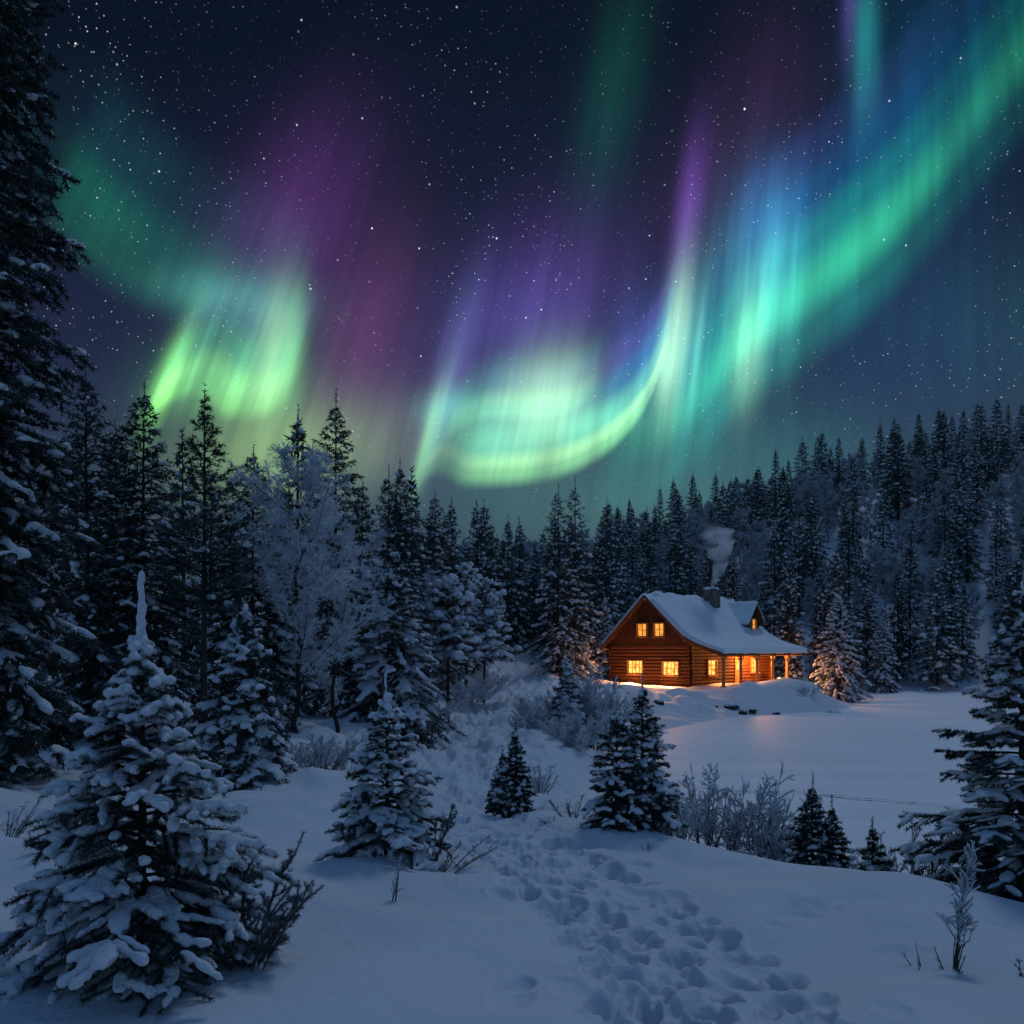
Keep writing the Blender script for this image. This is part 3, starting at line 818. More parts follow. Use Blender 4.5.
def snow_sheet(name, prof, x0, x1, thick, parent, seed, bare=0.0, nx=110, ns=70):
    q, t, s = densify(prof, ns); xs = np.linspace(x0, x1, nx)
    T = t[-1]; edge = lambda d, w: np.sqrt(np.clip(1 - np.clip(1 - d / w, 0, 1) ** 2, 0, 1))
    Xg, Tg = np.meshgrid(xs, t)
    th = thick * edge(np.minimum(Xg - x0, x1 - Xg), .22) * edge(np.minimum(Tg, T - Tg), .28)
    th = th * (1 + .22 * fbm(Xg, Tg, 1.8, 3, seed))
    if bare:
        ap = s[2]; b = np.exp(-((Tg - ap - .30) / .28) ** 2) * np.clip(fbm(Xg, Tg * .5, 2.2, 2, seed + 9) + .25, 0, 1)
        th = th - bare * b
    sag = .10 * np.clip(1 - np.minimum(Tg, T - Tg) / .3, 0, 1) * (1 + .6 * fbm(Xg, Tg, .7, 2, seed + 3))
    d = np.gradient(q, axis=0); nrm = unit(np.stack([-d[:, 1], d[:, 0]], 1)); nrm = np.where(nrm[:, 1:2] < 0, -nrm, nrm); nrm = unit(nrm + np.array([0, .6]))
    Yt = q[:, 0][:, None] + nrm[:, 0][:, None] * (th + .006); Zt = q[:, 1][:, None] + nrm[:, 1][:, None] * (th + .006) - sag * .6
    top = np.stack([Xg, Yt, Zt], -1); bot = np.stack([Xg, np.repeat(q[:, 0:1], nx, 1), np.repeat(q[:, 1:2], nx, 1) + .004], -1)
    g = Geo(); N = ns * nx
    i = np.arange(ns - 1)[:, None] * nx; j = np.arange(nx - 1)[None]
    Fc = np.stack([i + j, i + j + 1, i + nx + j + 1, i + nx + j], -1).reshape(-1, 4)
    g.add(np.concatenate([top.reshape(-1, 3), bot.reshape(-1, 3)]), np.concatenate([Fc, Fc[:, ::-1] + N]))
    ring = [a for a in range(nx)] + [a * nx + nx - 1 for a in range(1, ns)] + [(ns - 1) * nx + a for a in range(nx - 2, -1, -1)] + [a * nx for a in range(ns - 2, 0, -1)]
    ring = np.array(ring); r2 = np.roll(ring, -1)
    g.Fs.append(np.stack([ring, ring + N, r2 + N, r2], 1)); g.M.append(np.zeros(len(ring), np.int32)); g.S.append(np.ones(len(ring), bool)); g.A.append(np.zeros(len(ring)))
    return g.build(name, M['clump_roof'], parent)
M['clump_roof'] = mat('snow_roof', (.80, .83, .87), .7, bump=.3, bscale=7, spec=.2)
snow_sheet('roof_snow', [(8.62, 3.19)] + PROF[1:-1] + [(-3.53, 2.87)], RX0 - .06, RX1 + .06, .34, ROOF, 3, bare=1.1)
for xx in (RX0 - .045, RX1 + .045):
    for part in (PROF[:3], PROF[2:]):
        g = Geo()
        for a, b in zip(part[:-1], part[1:]):
            V = [(xx + s * .04, y, z - k) for s in (-1, 1) for k in (.02, .30) for y, z in (a, b)]
            g.add(V, [[0, 1, 3, 2], [4, 6, 7, 5], [0, 4, 5, 1], [2, 3, 7, 6], [0, 2, 6, 4], [1, 5, 7, 3]], smooth=False)
        g.build('barge_board', M['trim'], CAB)
g = Geo(); g.box((CL / 2, -3.44, 2.78), (CL + 1.4, .06, .24)); g.build('fascia', M['trim'], CAB)
g = Geo()
for y in (CW + .45, AX, .12, -2.95): g.tubes([(-.7, y, roof_z(y) - .32)], [(CL + .7, y, roof_z(y) - .32)], .12, .12, 8, caps=True)
g.build('purlin', M['post'], CAB)

# porch
g = Geo()
for k in range(15): g.box((CL / 2, -.30 - k * .2, .10), (CL, .19, .07))
g.box((CL / 2, -3.12, -.02), (CL, .10, .30)); g.box((-.03, -1.6, -.02), (.08, 2.9, .28)); g.build('porch_deck', M['trim'], CAB)
for k in range(5):
    xx = .15 + 2.8 * k; g = Geo(); y = -2.95; zt = roof_z(y) - .42
    g.tubes([(xx, y, .14)], [(xx, y, zt)], .135, .12, 10, caps=True)
    g.box((xx, y, .2), (.34, .34, .10)); g.box((xx, y, zt - .02), (.36, .36, .10))
    for s in (-1, 1): g.tubes([(xx + s * .05, y, zt - .55)], [(xx + s * .5, y, zt - .06)], .05, .05, 6)
    g.build('porch_post', M['post'], CAB)
# chimney
g = Geo(); cx, cyy = 8.8, 3.05
rr = np.random.default_rng(2); z = 5.6
while z < 8.45:
    h = rr.uniform(.22, .32)
    for sx_ in (-1, 0, 1):
        for sy_ in (-1, 0, 1):
            if sx_ == 0 and sy_ == 0: continue
            g.box((cx + sx_ * .37 + rr.normal(0, .012), cyy + sy_ * .37 + rr.normal(0, .012), z + h / 2), (.36 + rr.normal(0, .02), .36 + rr.normal(0, .02), h - .025))
    g.box((cx, cyy, z + h / 2), (1.04, 1.04, h)); z += h
g.box((cx, cyy, z + .06), (1.3, 1.3, .13)); g.tubes([(cx, cyy, z + .1)], [(cx, cyy, z + .30)], .2, .2, 10, caps=True)
CH = g.build('chimney', M['stone'], CAB); CHZ = z + .3
g = Geo(); add_blobs(g, [(cx + .25, cyy, z + .16), (cx - .3, cyy + .2, z + .16), (cx - .1, cyy - .3, z + .15), (cx - .2, cyy, z + .15)], [(1, .2, 0)] * 4, .48, .42, .17, rr, 3, 0, .02)
g.build('snow_cap', M['clump_roof'], CH)
# dormer on the porch slope
DX, DY, HW, DZ = 12.0, .75, 1.2, 7.55
g = Geo()
zb = roof_z(DY) - .1; ze = 5.85; zp = DZ - .2
back = AX - .5
V = [(DX - HW, DY, zb), (DX + HW, DY, zb), (DX + HW, DY, ze), (DX, DY, zp), (DX - HW, DY, ze), (DX - HW, back, zb), (DX + HW, back, zb), (DX + HW, back, ze), (DX, back, zp), (DX - HW, back, ze)]
g.add(V, [[0, 1, 2, 3, 4]], smooth=False)
g.Fs.append(np.array([[0, 4, 9, 5], [1, 6, 7, 2]])); g.M.append(np.zeros(2, np.int32)); g.S.append(np.zeros(2, bool)); g.A.append(np.zeros(2))
DM = g.build('dormer', M['board'], CAB)
window((DX, DY, 5.42), (1, 0, 0), .8, .95, (0, -1, 0), M['pane_dim'], DM, (1, 1)).name = 'dormer_window'
sl = (zp - ze) / HW
dprof = [(DX - HW - .4, ze - .4 * sl + .08), (DX - .5, zp - .5 * sl + .08), (DX, DZ - .12), (DX + .5, zp - .5 * sl + .08), (DX + HW + .4, ze - .4 * sl + .08)]
def swap(o):    # sheets are made along x; turn them so the ridge runs along y
    n_ = len(o.data.vertices); co = np.empty(n_ * 3, np.float32); o.data.vertices.foreach_get('co', co); co = co.reshape(-1, 3)
    o.data.vertices.foreach_set('co', co[:, [1, 0, 2]].copy().ravel()); o.data.flip_normals(); o.data.update()
g = Geo()
for y0, y1 in ((DY - .5, AX - .1),):
    V = [(xx, yy, zz - k) for yy in (y0, y1) for k in (0, .12) for xx, zz in dprof]; n = len(dprof)
    Fc = []
    for i in range(n - 1):
        Fc += [[Q_ for Q_ in (i, i + 1, 2 * n + i + 1, 2 * n + i)], [n + i, 3 * n + i, 3 * n + i + 1, n + i + 1], [i, n + i, n + i + 1, i + 1], [2 * n + i, 2 * n + i + 1, 3 * n + i + 1, 3 * n + i]]
    for i in (0, n - 1): Fc.append([i, 2 * n + i, 3 * n + i, n + i])
    g.add(V, Fc, smooth=False)
g.build('dormer_roof', M['trim'], DM)
swap(snow_sheet('dormer_snow', dprof, DY - .53, AX - .1, .24, DM, 8, nx=40, ns=40))

# porch lamp, hung from the porch ceiling; a lit lantern stands by the far post
lamp = thing('porch_lamp', 'glowing lamp hanging under the porch roof of the cabin', 'lamp')
lz = roof_z(-1.7) - .2
MW = Matrix.Translation(CAB.location) @ Matrix.Rotation(CAB.rotation_euler[2], 4, 'Z')
def cab(x, y, z): return MW @ Vector((x, y, z))
lamp.location = cab(8.6, -1.7, lz)
g = Geo(); g.tubes([(0, 0, 0)], [(0, 0, -.35)], .012, .012, 6); g.tubes([(0, 0, -.33)], [(0, 0, -.42)], .03, .16, 12); g.build('lamp_shade', M['metal'], lamp)
g = Geo(); add_blobs(g, [(0, 0, -.46)], [(1, 0, 0)], .08, .08, .08, RNG, 2, 0, 0); g.build('lamp_glass', M['bulb'], lamp)
def light(name, loc, watt, rad, col=(1.0, .39, .10), kind='POINT', direction=None):
    d = bpy.data.lights.new(name, kind); d.energy = watt; d.color = col
    if kind == 'POINT': d.shadow_soft_size = rad
    o = bpy.data.objects.new(name, d); C.objects.link(o); o.location = loc
    return o
light('porch_lamp_light', cab(8.6, -1.7, lz - .62), 1700, .08)
lan = thing('lantern', 'glowing lantern standing on the porch floor by the far posts', 'lantern', cab(12.5, -1.6, .135))
g = Geo(); g.box((0, 0, .03), (.3, .3, .06)); g.box((0, 0, .5), (.32, .32, .05)); g.tubes([(0, 0, .52)], [(0, 0, .64)], .13, .03, 8)
for a in (-1, 1):
    for b in (-1, 1): g.box((a * .13, b * .13, .27), (.03, .03, .42))
g.build('lantern_frame', M['metal'], lan)
g = Geo(); g.box((0, 0, .27), (.2, .2, .38)); g.build('lantern_glass', M['bulb'], lan)
light('lantern_light', cab(12.5, -2.1, .62), 320, .06)
# window light falling on the snow: one spot lamp in each lit opening, shining out and down
def win_light(c, out, w, h, watt):
    d = bpy.data.lights.new('window_light', 'SPOT'); d.spot_size = math.radians(150); d.spot_blend = 1.0; d.shadow_soft_size = 0.0; d.energy = watt * 2.1; d.color = (1.0, .41, .15)
    o = bpy.data.objects.new('window_light', d); C.objects.link(o)
    p = cab(*(np.array(c) + np.array(out) * .30)); n_ = (cab(*(np.array(c) + np.array(out))) - cab(*c)) + Vector((0, 0, -.55))
    o.location = p; o.rotation_euler = n_.to_track_quat('-Z', 'Z').to_euler()
for y, z, w, h in WIN_G: win_light((0, y, z), (-1, 0, 0), w, h, 820)
for y, z, w, h in WIN_U: win_light((-.1, y, z), (-1, 0, 0), w, h, 22)
for x, z, w, h in WIN_F: win_light((x, 0, z), (0, -1, 0), w, h, 200)

# ------------------------------------------------------------------ trees
def spruce_skeleton(rng, H, R, nb, twn=7, twl=.42, t0=.05, e_top=52, e_bot=-12, droop=.28, shape=.85, K=6, leader=.10, open_=0.0, twig_droop=.25, lean=0.0):
    """branches [K+1 points], twigs (start, end), all in metres with the foot at the origin."""
    br, tw = [], []
    for i in range(nb):
        t = ((i + rng.random()) / nb) ** (1.12)
        if open_ and rng.random() < open_: continue
        z = H * (t0 + (1 - t0 - leader) * t)
        L = R * max((1 - t) ** shape, .06) * rng.uniform(.72, 1.12) * (1 if t > .12 else .75 + 2 * t)
        az = i * 2.39996 + rng.normal(0, .25)
        e = math.radians(e_bot + (e_top - e_bot) * t ** 1.6 + rng.normal(0, 5))
        s = np.linspace(0, 1, K + 1)
        h = L * s * math.cos(e)
        zz = L * (math.sin(e) * s - droop * (1 - .7 * t) * s ** 1.8 + .10 * s ** 4)
        wob = rng.normal(0, .05, K + 1).cumsum() * L * .25 * s
        d = np.array([math.cos(az), math.sin(az)]); nrm = np.array([-d[1], d[0]])
        P = np.stack([d[0] * h + nrm[0] * wob, d[1] * h + nrm[1] * wob, z + zz], 1)
        br.append((P, L, t))
        m = max(2, int(twn * (L / R) ** .6))
        for j in range(m):
            for sg in (-1, 1):
                sj = .16 + .82 * (j + rng.random()) / m
                p = np.array([np.interp(sj, s, P[:, k]) for k in range(3)])
                l = L * twl * (1.02 - .72 * sj) * rng.uniform(.65, 1.2) + .035 * R
                a = math.radians(rng.uniform(42, 66)) * sg
                dv = np.array([d[0] * math.cos(a) + nrm[0] * math.sin(a), d[1] * math.cos(a) + nrm[1] * math.sin(a), -twig_droop * rng.uniform(.3, 1.5) * (1 - .6 * t)])
                tw.append((p, p + dv * l, l, t, sj))
    return br, tw

def spruce_meshes(seed, H, R, nb, nd_len, nd_w, dens, snow=.6, snow_r=.06, voxel=None, sub=1, kw=None, lean_snow=.0, snow_top=1.0, frost=.5, trunk_r=None, sides=7, mats=None, wood=True, leader_snow=True, big=1.0, tw_thr=0.0, fingers=False, leader_r=.62):
    rng = np.random.default_rng(seed)
    kw = kw or {}
    br, tw = spruce_skeleton(rng, H, R, nb, **kw)
    tr = trunk_r or (.012 * H + .01)
    gt = Geo()
    zs = np.linspace(-.25 - .02 * H, H * .985, 14)
    wob = np.cumsum(rng.normal(0, .004 * H / 14 ** .5, (14, 2)), 0)
    gt.path(np.stack([wob[:, 0], wob[:, 1], zs], 1), tr * np.clip(1 - np.clip(zs, 0, H) / H, .06, 1) ** .85, sides)
    B0 = np.concatenate([b[0][:-1] for b in br]); B1 = np.concatenate([b[0][1:] for b in br])
    K = len(br[0][0]) - 1
    Lb = np.repeat([b[1] for b in br], K); sb = np.tile(np.arange(K) / K, len(br)); tb = np.repeat([b[2] for b in br], K)
    if wood:
        r0 = (.010 + .016 * Lb) * (1 - .8 * sb) * .6
        gt.tubes(B0, B1, r0, r0 * .8, 4)
    gc = Geo()
    T0 = np.array([x[0] for x in tw]); T1 = np.array([x[1] for x in tw]); Tl = np.array([x[2] for x in tw]); Tt = np.array([x[3] for x in tw]); Ts = np.array([x[4] for x in tw])
    if wood: gc.tubes(T0, T1, .0035 + .004 * Tl, .002, 3)
    def clump(P):      # frost comes in patches a few decimetres across
        q = P / (R * .28)
        return np.clip(.5 + .9 * vnoise(q[:, 0] + q[:, 2] * .7, q[:, 1] + q[:, 2] * 1.3, seed), 0, 1)
    fade = 1 - (1 - snow_top) * Tt
    add_needles(gc, T0, T1, dens, nd_len, nd_w, rng, 0, frost=frost * clump(T1) * fade)
    add_needles(gc, (T0 + T1) / 2, T1 + (T1 - T0) * .08, dens * .5, nd_len * .85, nd_w, rng, 0, frost=frost * clump(T1) * fade)
    k = sb >= .2
    add_needles(gc, B0[k], B1[k], dens * .9, nd_len, nd_w, rng, 0, frost=frost * clump(B1[k]) * (1 - (1 - snow_top) * tb[k]))
    top = np.array([[wob[-1, 0], wob[-1, 1], H * (1 - kw.get('leader', .10) * 1.3)]]); tip = np.array([[wob[-1, 0], wob[-1, 1], H]])
    add_needles(gc, top, tip, dens, nd_len * .8, nd_w, rng, 0, frost=frost)
    gs = Geo()
    sn = snow * (1 - (1 - snow_top) * Tt)
    # snow rides on twigs and on the outer part of the boughs; whole boughs may have shed it
    pick = (rng.random(len(T0)) < sn * (.35 + .8 * clump((T0 + T1) / 2))) & (Tl > tw_thr)
    a, b = T0[pick], T1[pick]
    if fingers:      # thick fingers of snow: a few lumps along every twig
        for f in (.30, .58, .86):
            ok = rng.random(len(a)) < .88
            rr = snow_r * rng.uniform(.65, 1.3, ok.sum()) * big; mid = a[ok] + (b - a)[ok] * (f + rng.uniform(-.08, .08, (ok.sum(), 1))); mid[:, 2] += rr * .5
            add_blobs(gs, mid, (b - a)[ok], np.maximum(Tl[pick][ok] * .24, rr), rr, rr * .92, rng, sub, 0, .12)
    else:
        mid = a + (b - a) * rng.uniform(.4, .7, (len(a), 1)); rr = snow_r * rng.uniform(.6, 1.25, len(a)) * big
        mid[:, 2] += rr * .45
        add_blobs(gs, mid, b - a, np.maximum(Tl[pick] * .5, rr), rr, rr * .8, rng, sub, 0, .10)
    k = (sb >= .3) & (rng.random(len(sb)) < (snow * 1.15) * (1 - (1 - snow_top) * tb) * (.4 + .8 * clump((B0 + B1) / 2)))
    a, b = B0[k], B1[k]; rr = snow_r * rng.uniform(.85, 1.5, len(a)) * big * np.clip(.55 + Lb[k] / R * .8, .5, 1.2)
    mid = (a + b) / 2; mid[:, 2] += rr * .5
    add_blobs(gs, mid, b - a, np.maximum(np.linalg.norm(b - a, axis=1) * .72, rr), rr * 1.25, rr * .85, rng, sub, 0, .10)
    if leader_snow:
        n = 9; f = np.linspace(.0, 1.0, n)[:, None]; taper = (1.1 - .5 * f[:, 0]) * rng.uniform(.8, 1.2, n)
        add_blobs(gs, top + (tip - top) * f + rng.normal(0, snow_r * .22, (n, 3)), np.repeat(tip - top, n, 0), np.linalg.norm(tip - top) / n * 1.2, snow_r * leader_r * taper, snow_r * leader_r * taper, rng, sub, 0, .14)
    return gt, gc, gs, rng

def make_spruce(name, label, seed, H, R, nb, nd_len, nd_w, dens, loc=(0, 0, 0), rz=0.0, group=None, voxel=None, far=False, keep=True, **k):
    snow_r_ = k.get('snow_r', .05)
    gt, gc, gs, rng = spruce_meshes(seed, H, R, nb, nd_len, nd_w, dens, **k)
    root = thing(name, label, 'spruce', loc, rz, group)
    tr = link('trunk', gt.mesh('trunk', M['bark']), root)
    if far:
        # small in the picture: snow stays in the crown's own mesh
        for V, Fc in zip(gs.V, gs.Fs): pass
        off = gc.n
        gc.V += gs.V; gc.Fs += [f + off for f in gs.Fs]; gc.n += gs.n
        gc.M += [np.full(len(m), 1, np.int32) for m in gs.M]; gc.S += gs.S; gc.A += gs.A
        cr = link('crown', gc.mesh('crown', [M['needle'], M['far_snow']]), root)
        TREE_KIDS[root.name] = [(tr, []), (cr, [])]
    else:
        cr = link('crown', gc.mesh('crown', M['needle']), root)
        if voxel: me = baked(gs, 'snow_load', M['clump'], voxel, 3, snow_r_ * .55, snow_r_ * 1.6)
        else: me = gs.mesh('snow_load', M['clump'])
        sn = link('snow_load', me, cr); sn['kind'] = 'stuff'
        TREE_KIDS[root.name] = [(tr, []), (cr, [sn])]
    return root

def stand(px, Y, sink=.05):
    x = px2(px, Y); return (x, Y, gz(x, Y) - sink)

def Hof(top, Y, px):
    """height of something whose tip shows at picture row `top`."""
    return max((HOR - top) / F * Y - gz(px2(px, Y), Y), .10)

YOUNG = dict(twn=8, twl=.50, t0=.07, e_top=48, e_bot=-14, droop=.30, shape=.80, leader=.16, twig_droop=.32)
# ---- the young spruces in the snow in front, each its own tree
H1 = Hof(569, 4.4, 140)
make_spruce('young_spruce', 'large young spruce loaded with thick snow, its bare white leader upright, in the near snow', 21, H1, .84, 96, .030, .0042, 1000,
            stand(140, 4.4), .6, voxel=.0068, snow=.70, snow_r=.0205, sub=2, frost=.34, kw=dict(YOUNG, t0=.12, e_bot=-8, droop=.34, shape=.90, twig_droop=.42, e_top=56), trunk_r=.03, snow_top=1.15, big=1.15, tw_thr=.04, fingers=True, leader_r=1.5)
H2 = Hof(660, 6.8, 387)
make_spruce('young_spruce', 'snowy young spruce with a pointed white tip standing left of the trail', 34, H2, .58, 84, .027, .0055, 620,
            stand(387, 6.8), 2.0, voxel=.009, snow=.66, snow_r=.0215, sub=2, frost=.34, kw=YOUNG, trunk_r=.025, fingers=True, leader_r=.9)
H3 = Hof(668, 9.1, 643)
make_spruce('young_spruce', 'dense young spruce beside the trail, taller of the joined pair with thin dark tips', 55, H3, .54, 90, .032, .0075, 420,
            stand(643, 9.1), 1.0, voxel=.012, snow=.50, snow_r=.024, sub=2, frost=.28, kw=dict(YOUNG, leader=.11), trunk_r=.028, snow_top=.6, leader_r=.55, fingers=True)
make_spruce('young_spruce', 'thinner young spruce grown into the left side of a taller one by the trail', 56, Hof(690, 8.95, 619), .50, 74, .032, .0075, 420,
            stand(617, 8.95), 2.2, voxel=.012, snow=.42, snow_r=.024, sub=2, frost=.28, kw=dict(YOUNG, leader=.13), trunk_r=.024, snow_top=.6, leader_r=.5, fingers=True)
for px, tp, Y, R, lab, sd in [(515, 716, 11.6, .36, 'small dark spruce at the right edge of the trail, taller of two grown together', 61),
                              (503, 742, 11.4, .26, 'stubby dark spruce leaning on a taller one at the edge of the trail', 62),
                              (812, 768, 10.1, .48, 'young spruce on the bank edge, taller of two standing against the frozen lake', 63),
                              (832, 791, 9.9, .40, 'shorter young spruce behind the bank edge, partner of a taller one', 64),
                              (873, 812, 8.8, .33, 'small thin spruce with visible stem alone on the bank edge', 65)]:
    make_spruce('young_spruce', lab, sd, Hof(tp, Y, px), R, 84 if sd != 65 else 44, .036, .010, 300, stand(px, Y), sd * 1.0, voxel=.014,
                snow=.34, snow_r=.024, sub=2, frost=.22, kw=dict(YOUNG, leader=.14, twn=7), trunk_r=.02, snow_top=.5, leader_snow=False)
# the broad spruce that enters from the right edge
YR = 8.0
make_spruce('tall_spruce', 'broad dark spruce with snow heaped boughs on the bank at the picture edge', 77, Hof(560, YR, 1015), 1.15, 120, .040, .0085, 430,
            stand(1022, YR), .4, voxel=.013, snow=.55, snow_r=.030, sub=2, frost=.20, kw=dict(YOUNG, twn=10, leader=.08, e_bot=-10), trunk_r=.05, leader_r=.5)

# ---- the old spruces on the left
OLD = dict(twn=8, twl=.40, t0=.04, e_top=40, e_bot=-20, droop=.34, shape=.62, leader=.06, twig_droop=.55)
make_spruce('tall_spruce', 'towering old spruce with drooping snowy boughs at the picture edge, taller than the frame', 81, 17.0, 1.42, 380, .095, .021, 110,
            stand(-22, 11.2, .1), .2, voxel=.032, snow=.55, snow_r=.042, sub=2, frost=.42, kw=dict(OLD, twn=9, shape=.5, t0=.02), trunk_r=.15, snow_top=.12)
SPR = [  # column, row of the tip, distance, radius, seed, snow, label
    (87, 356, 17.0, 1.35, 82, .42, 'slim dark spruce just right of the towering one at the picture edge'),
    (116, 412, 19.0, 1.25, 83, .38, 'shorter dark spruce squeezed between two taller spruces in the left forest'),
    (143, 372, 17.5, 1.45, 84, .42, 'dark spruce with a thin spire under the bright green western aurora'),
    (252, 437, 19.5, 1.4, 85, .45, 'spruce between the open pine and the frosted birch'),
    (335, 384, 25.0, 1.6, 86, .36, 'lone dark narrow spruce rising high behind the frosted birch'),
    (244, 590, 12.4, .80, 87, .72, 'small snow heaped spruce standing below the open pine'),
    (393, 540, 24.0, 1.9, 88, .70, 'wide snow covered spruce at the left border of the trail'),
    (362, 477, 31.0, 1.5, 89, .40, 'dark spruce tip right of the lone narrow spruce'),
    (387, 462, 33.0, 1.35, 90, .40, 'left spire of two close spruces above the wide snow covered spruce'),
    (400, 453, 34.0, 1.6, 91, .42, 'right and taller spire of two close spruces above the wide snow covered spruce'),
    (435, 485, 52.0, 2.2, 92, .45, 'rounded spruce top behind the snow laden pines'),
    (557, 482, 72.0, 2.6, 93, .50, 'tall spruce at the end of the trail, left of two equal ones'),
    (574, 475, 73.5, 2.7, 94, .50, 'tall spruce at the end of the trail, right of two equal ones'),
    (606, 494, 84.0, 2.4, 95, .42, 'narrow spruce behind the left roof edge of the cabin'),
    (605, 592, 79.0, 1.7, 96, .75, 'short snow covered spruce beside the gable of the cabin'),
    (838, 588, 76.0, 2.9, 97, .85, 'snow heaped spruce on the shore lit warm by the cabin'),
    (884, 602, 93.0, 2.0, 98, .70, 'narrow snowy spruce on the far shore, right of the warm lit one'),
]
for px, tp, Y, R, sd, sw, lab in SPR:
    H = Hof(tp, Y, px); lod = Y / 17.0; R *= 1.12
    kw = dict(OLD, shape=.60, twn=7 if Y < 40 else 5) if sw < .6 else dict(OLD, shape=.75, e_bot=-24, droop=.42, twn=7 if Y < 40 else 5)
    make_spruce('spruce_tree', lab, sd, H, R, int(170 if Y < 40 else 120), .062 + .024 * lod, .014 + .0085 * lod, max(110 / (1 + .5 * lod), 24), stand(px, Y, .1), sd * .7,
                voxel=None if Y > 40 else .04 if Y > 14 else .024, snow=sw, snow_r=.022 + .026 * min(lod, 3.4), sub=2 if Y < 40 else 1, frost=.34 + .50 * sw, kw=kw, trunk_r=.010 * H, snow_top=.22 if sw < .6 else .8, leader_snow=False)

# ---- the forest: a few kinds, each tree of it a copy
def far_kind(seed, H, R, snow, st, nb=88):
    return make_spruce('spruce_tree', 'spruce', seed, H, R, nb, .34, .10, 13, far=True, snow=snow, snow_r=.14, sub=1, frost=.42 + .35 * snow,
                       kw=dict(OLD, twn=4, K=4, shape=.70, t0=.10), trunk_r=.14, snow_top=st, sides=6, wood=False, leader_snow=False)
KINDS = [far_kind(101, 12, 2.0, .30, .4), far_kind(102, 12, 2.3, .42, .5), far_kind(103, 12, 1.75, .22, .3), far_kind(104, 12, 2.5, .50, .6), far_kind(105, 12, 1.6, .40, .5), far_kind(106, 12, 2.15, .2, .3)]
USED = set()
def plant(kind, px, Y, H, label, group, wide=1.0):
    s = H / 12.0; loc = stand(px, Y, .15); rz = RNG.uniform(0, 6.28); sc = (s * wide * RNG.uniform(.92, 1.3),) * 2 + (s,)
    if kind not in USED:
        USED.add(kind); o = KINDS[kind]; o.location = loc; o.rotation_euler = (0, 0, rz); o.scale = sc; o['label'] = label; o['group'] = group; return o
    return dup(KINDS[kind], loc, rz, sc, label, group)

# ---- hoar frosted birches
def birch_meshes(seed, H, W, limbs=12, subs=7, twigs=7, seg=.16, wd=.02, dens=26, nd=.10):
    rng = np.random.default_rng(seed); gt, gc = Geo(), Geo()
    n = 12; z = np.linspace(-.3, H * .95, n); wob = np.cumsum(rng.normal(0, .012 * H, (n, 2)), 0); wob -= wob[0]
    tp = np.stack([wob[:, 0], wob[:, 1], z], 1); gt.path(tp, (.009 * H + .01) * np.clip(1 - z / H, .08, 1), 7)
    a0, a1, lv = [], [], []
    def bend(p, d, l, k, up):
        P = [p]; 
        for i in range(k):
            d = unit((d + rng.normal(0, .12, 3) + np.array([0, 0, up]))[None])[0]; P.append(P[-1] + d * l / k)
        return np.array(P)
    for i in range(limbs):
        t = .16 + .80 * (i + rng.random()) / limbs
        p = np.array([np.interp(H * t, z, tp[:, k]) for k in range(3)]); az = i * 2.4 + rng.normal(0, .3); e = math.radians(rng.uniform(28, 58))
        L = W * rng.uniform(.75, 1.15) * (1 - .55 * abs(t - .42) / .58)
        P = bend(p, np.array([math.cos(az) * math.cos(e), math.sin(az) * math.cos(e), math.sin(e)]), L, 6, .03)
        gt.path(P, np.linspace(.0045 * H * (1 - t * .5), .004, 7), 4)
        for j in range(subs):
            s = .2 + .8 * (j + rng.random()) / subs; q = P[0] + (P[-1] - P[0]) * 0; idx = s * 6; i0 = min(int(idx), 5); q = P[i0] + (P[i0 + 1] - P[i0]) * (idx - i0)
            d = unit((unit((P[i0 + 1] - P[i0])[None])[0] * .8 + rng.normal(0, .55, 3) + [0, 0, .15])[None])[0]
            l = L * .42 * (1.15 - .6 * s) * rng.uniform(.7, 1.2); S = bend(q, d, l, 4, -.02)
            a0.append(S[:-1]); a1.append(S[1:])
            for m in range(twigs):
                s2 = rng.random(); idx = s2 * 4; i1 = min(int(idx), 3); c = S[i1] + (S[i1 + 1] - S[i1]) * (idx - i1)
                d2 = unit((unit((S[i1 + 1] - S[i1])[None])[0] * .6 + rng.normal(0, .6, 3) + [0, 0, -.1])[None])[0]
                a0.append(c[None]); a1.append((c + d2 * seg * H * rng.uniform(.35, .7) * .35)[None])
    A0, A1 = np.concatenate(a0), np.concatenate(a1)
    gc.tubes(A0, A1, wd * .32, wd * .22, 3)
    add_needles(gc, A0, A1, dens, nd, wd, rng, 0, fwd=1.0, jitter=.3)
    return gt, gc
def make_birch(label, loc, rz, group, *a, **k):
    far = k.pop('far', False); gt, gc = birch_meshes(*a, **k); root = thing('frosted_birch', label, 'birch', loc, rz, group)
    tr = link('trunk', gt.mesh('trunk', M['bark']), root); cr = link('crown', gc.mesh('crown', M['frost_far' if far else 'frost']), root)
    TREE_KIDS[root.name] = [(tr, []), (cr, [])]; return root
make_birch('large birch white with hoar frost in the left forest, its fine twigs spread wide', stand(300, 19.0), .3, None, 201, Hof(462, 19.0, 300), 2.0, 22, 12, 16, .16, .012, 60, .075)
make_birch('smaller frosted birch leaning beside the large white one', stand(338, 21.0), 1.3, None, 202, Hof(520, 21.0, 338), 1.7, 18, 11, 13, .16, .014, 52, .08)
make_birch('pale frosted birch at the foot of the two close spires', stand(368, 27.0), 2.0, None, 203, Hof(545, 27, 368), 1.9, 16, 10, 12, .17, .018, 40, .10)
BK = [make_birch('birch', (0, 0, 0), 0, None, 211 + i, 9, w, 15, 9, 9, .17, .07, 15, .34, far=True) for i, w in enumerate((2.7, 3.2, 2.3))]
BUSED = set()
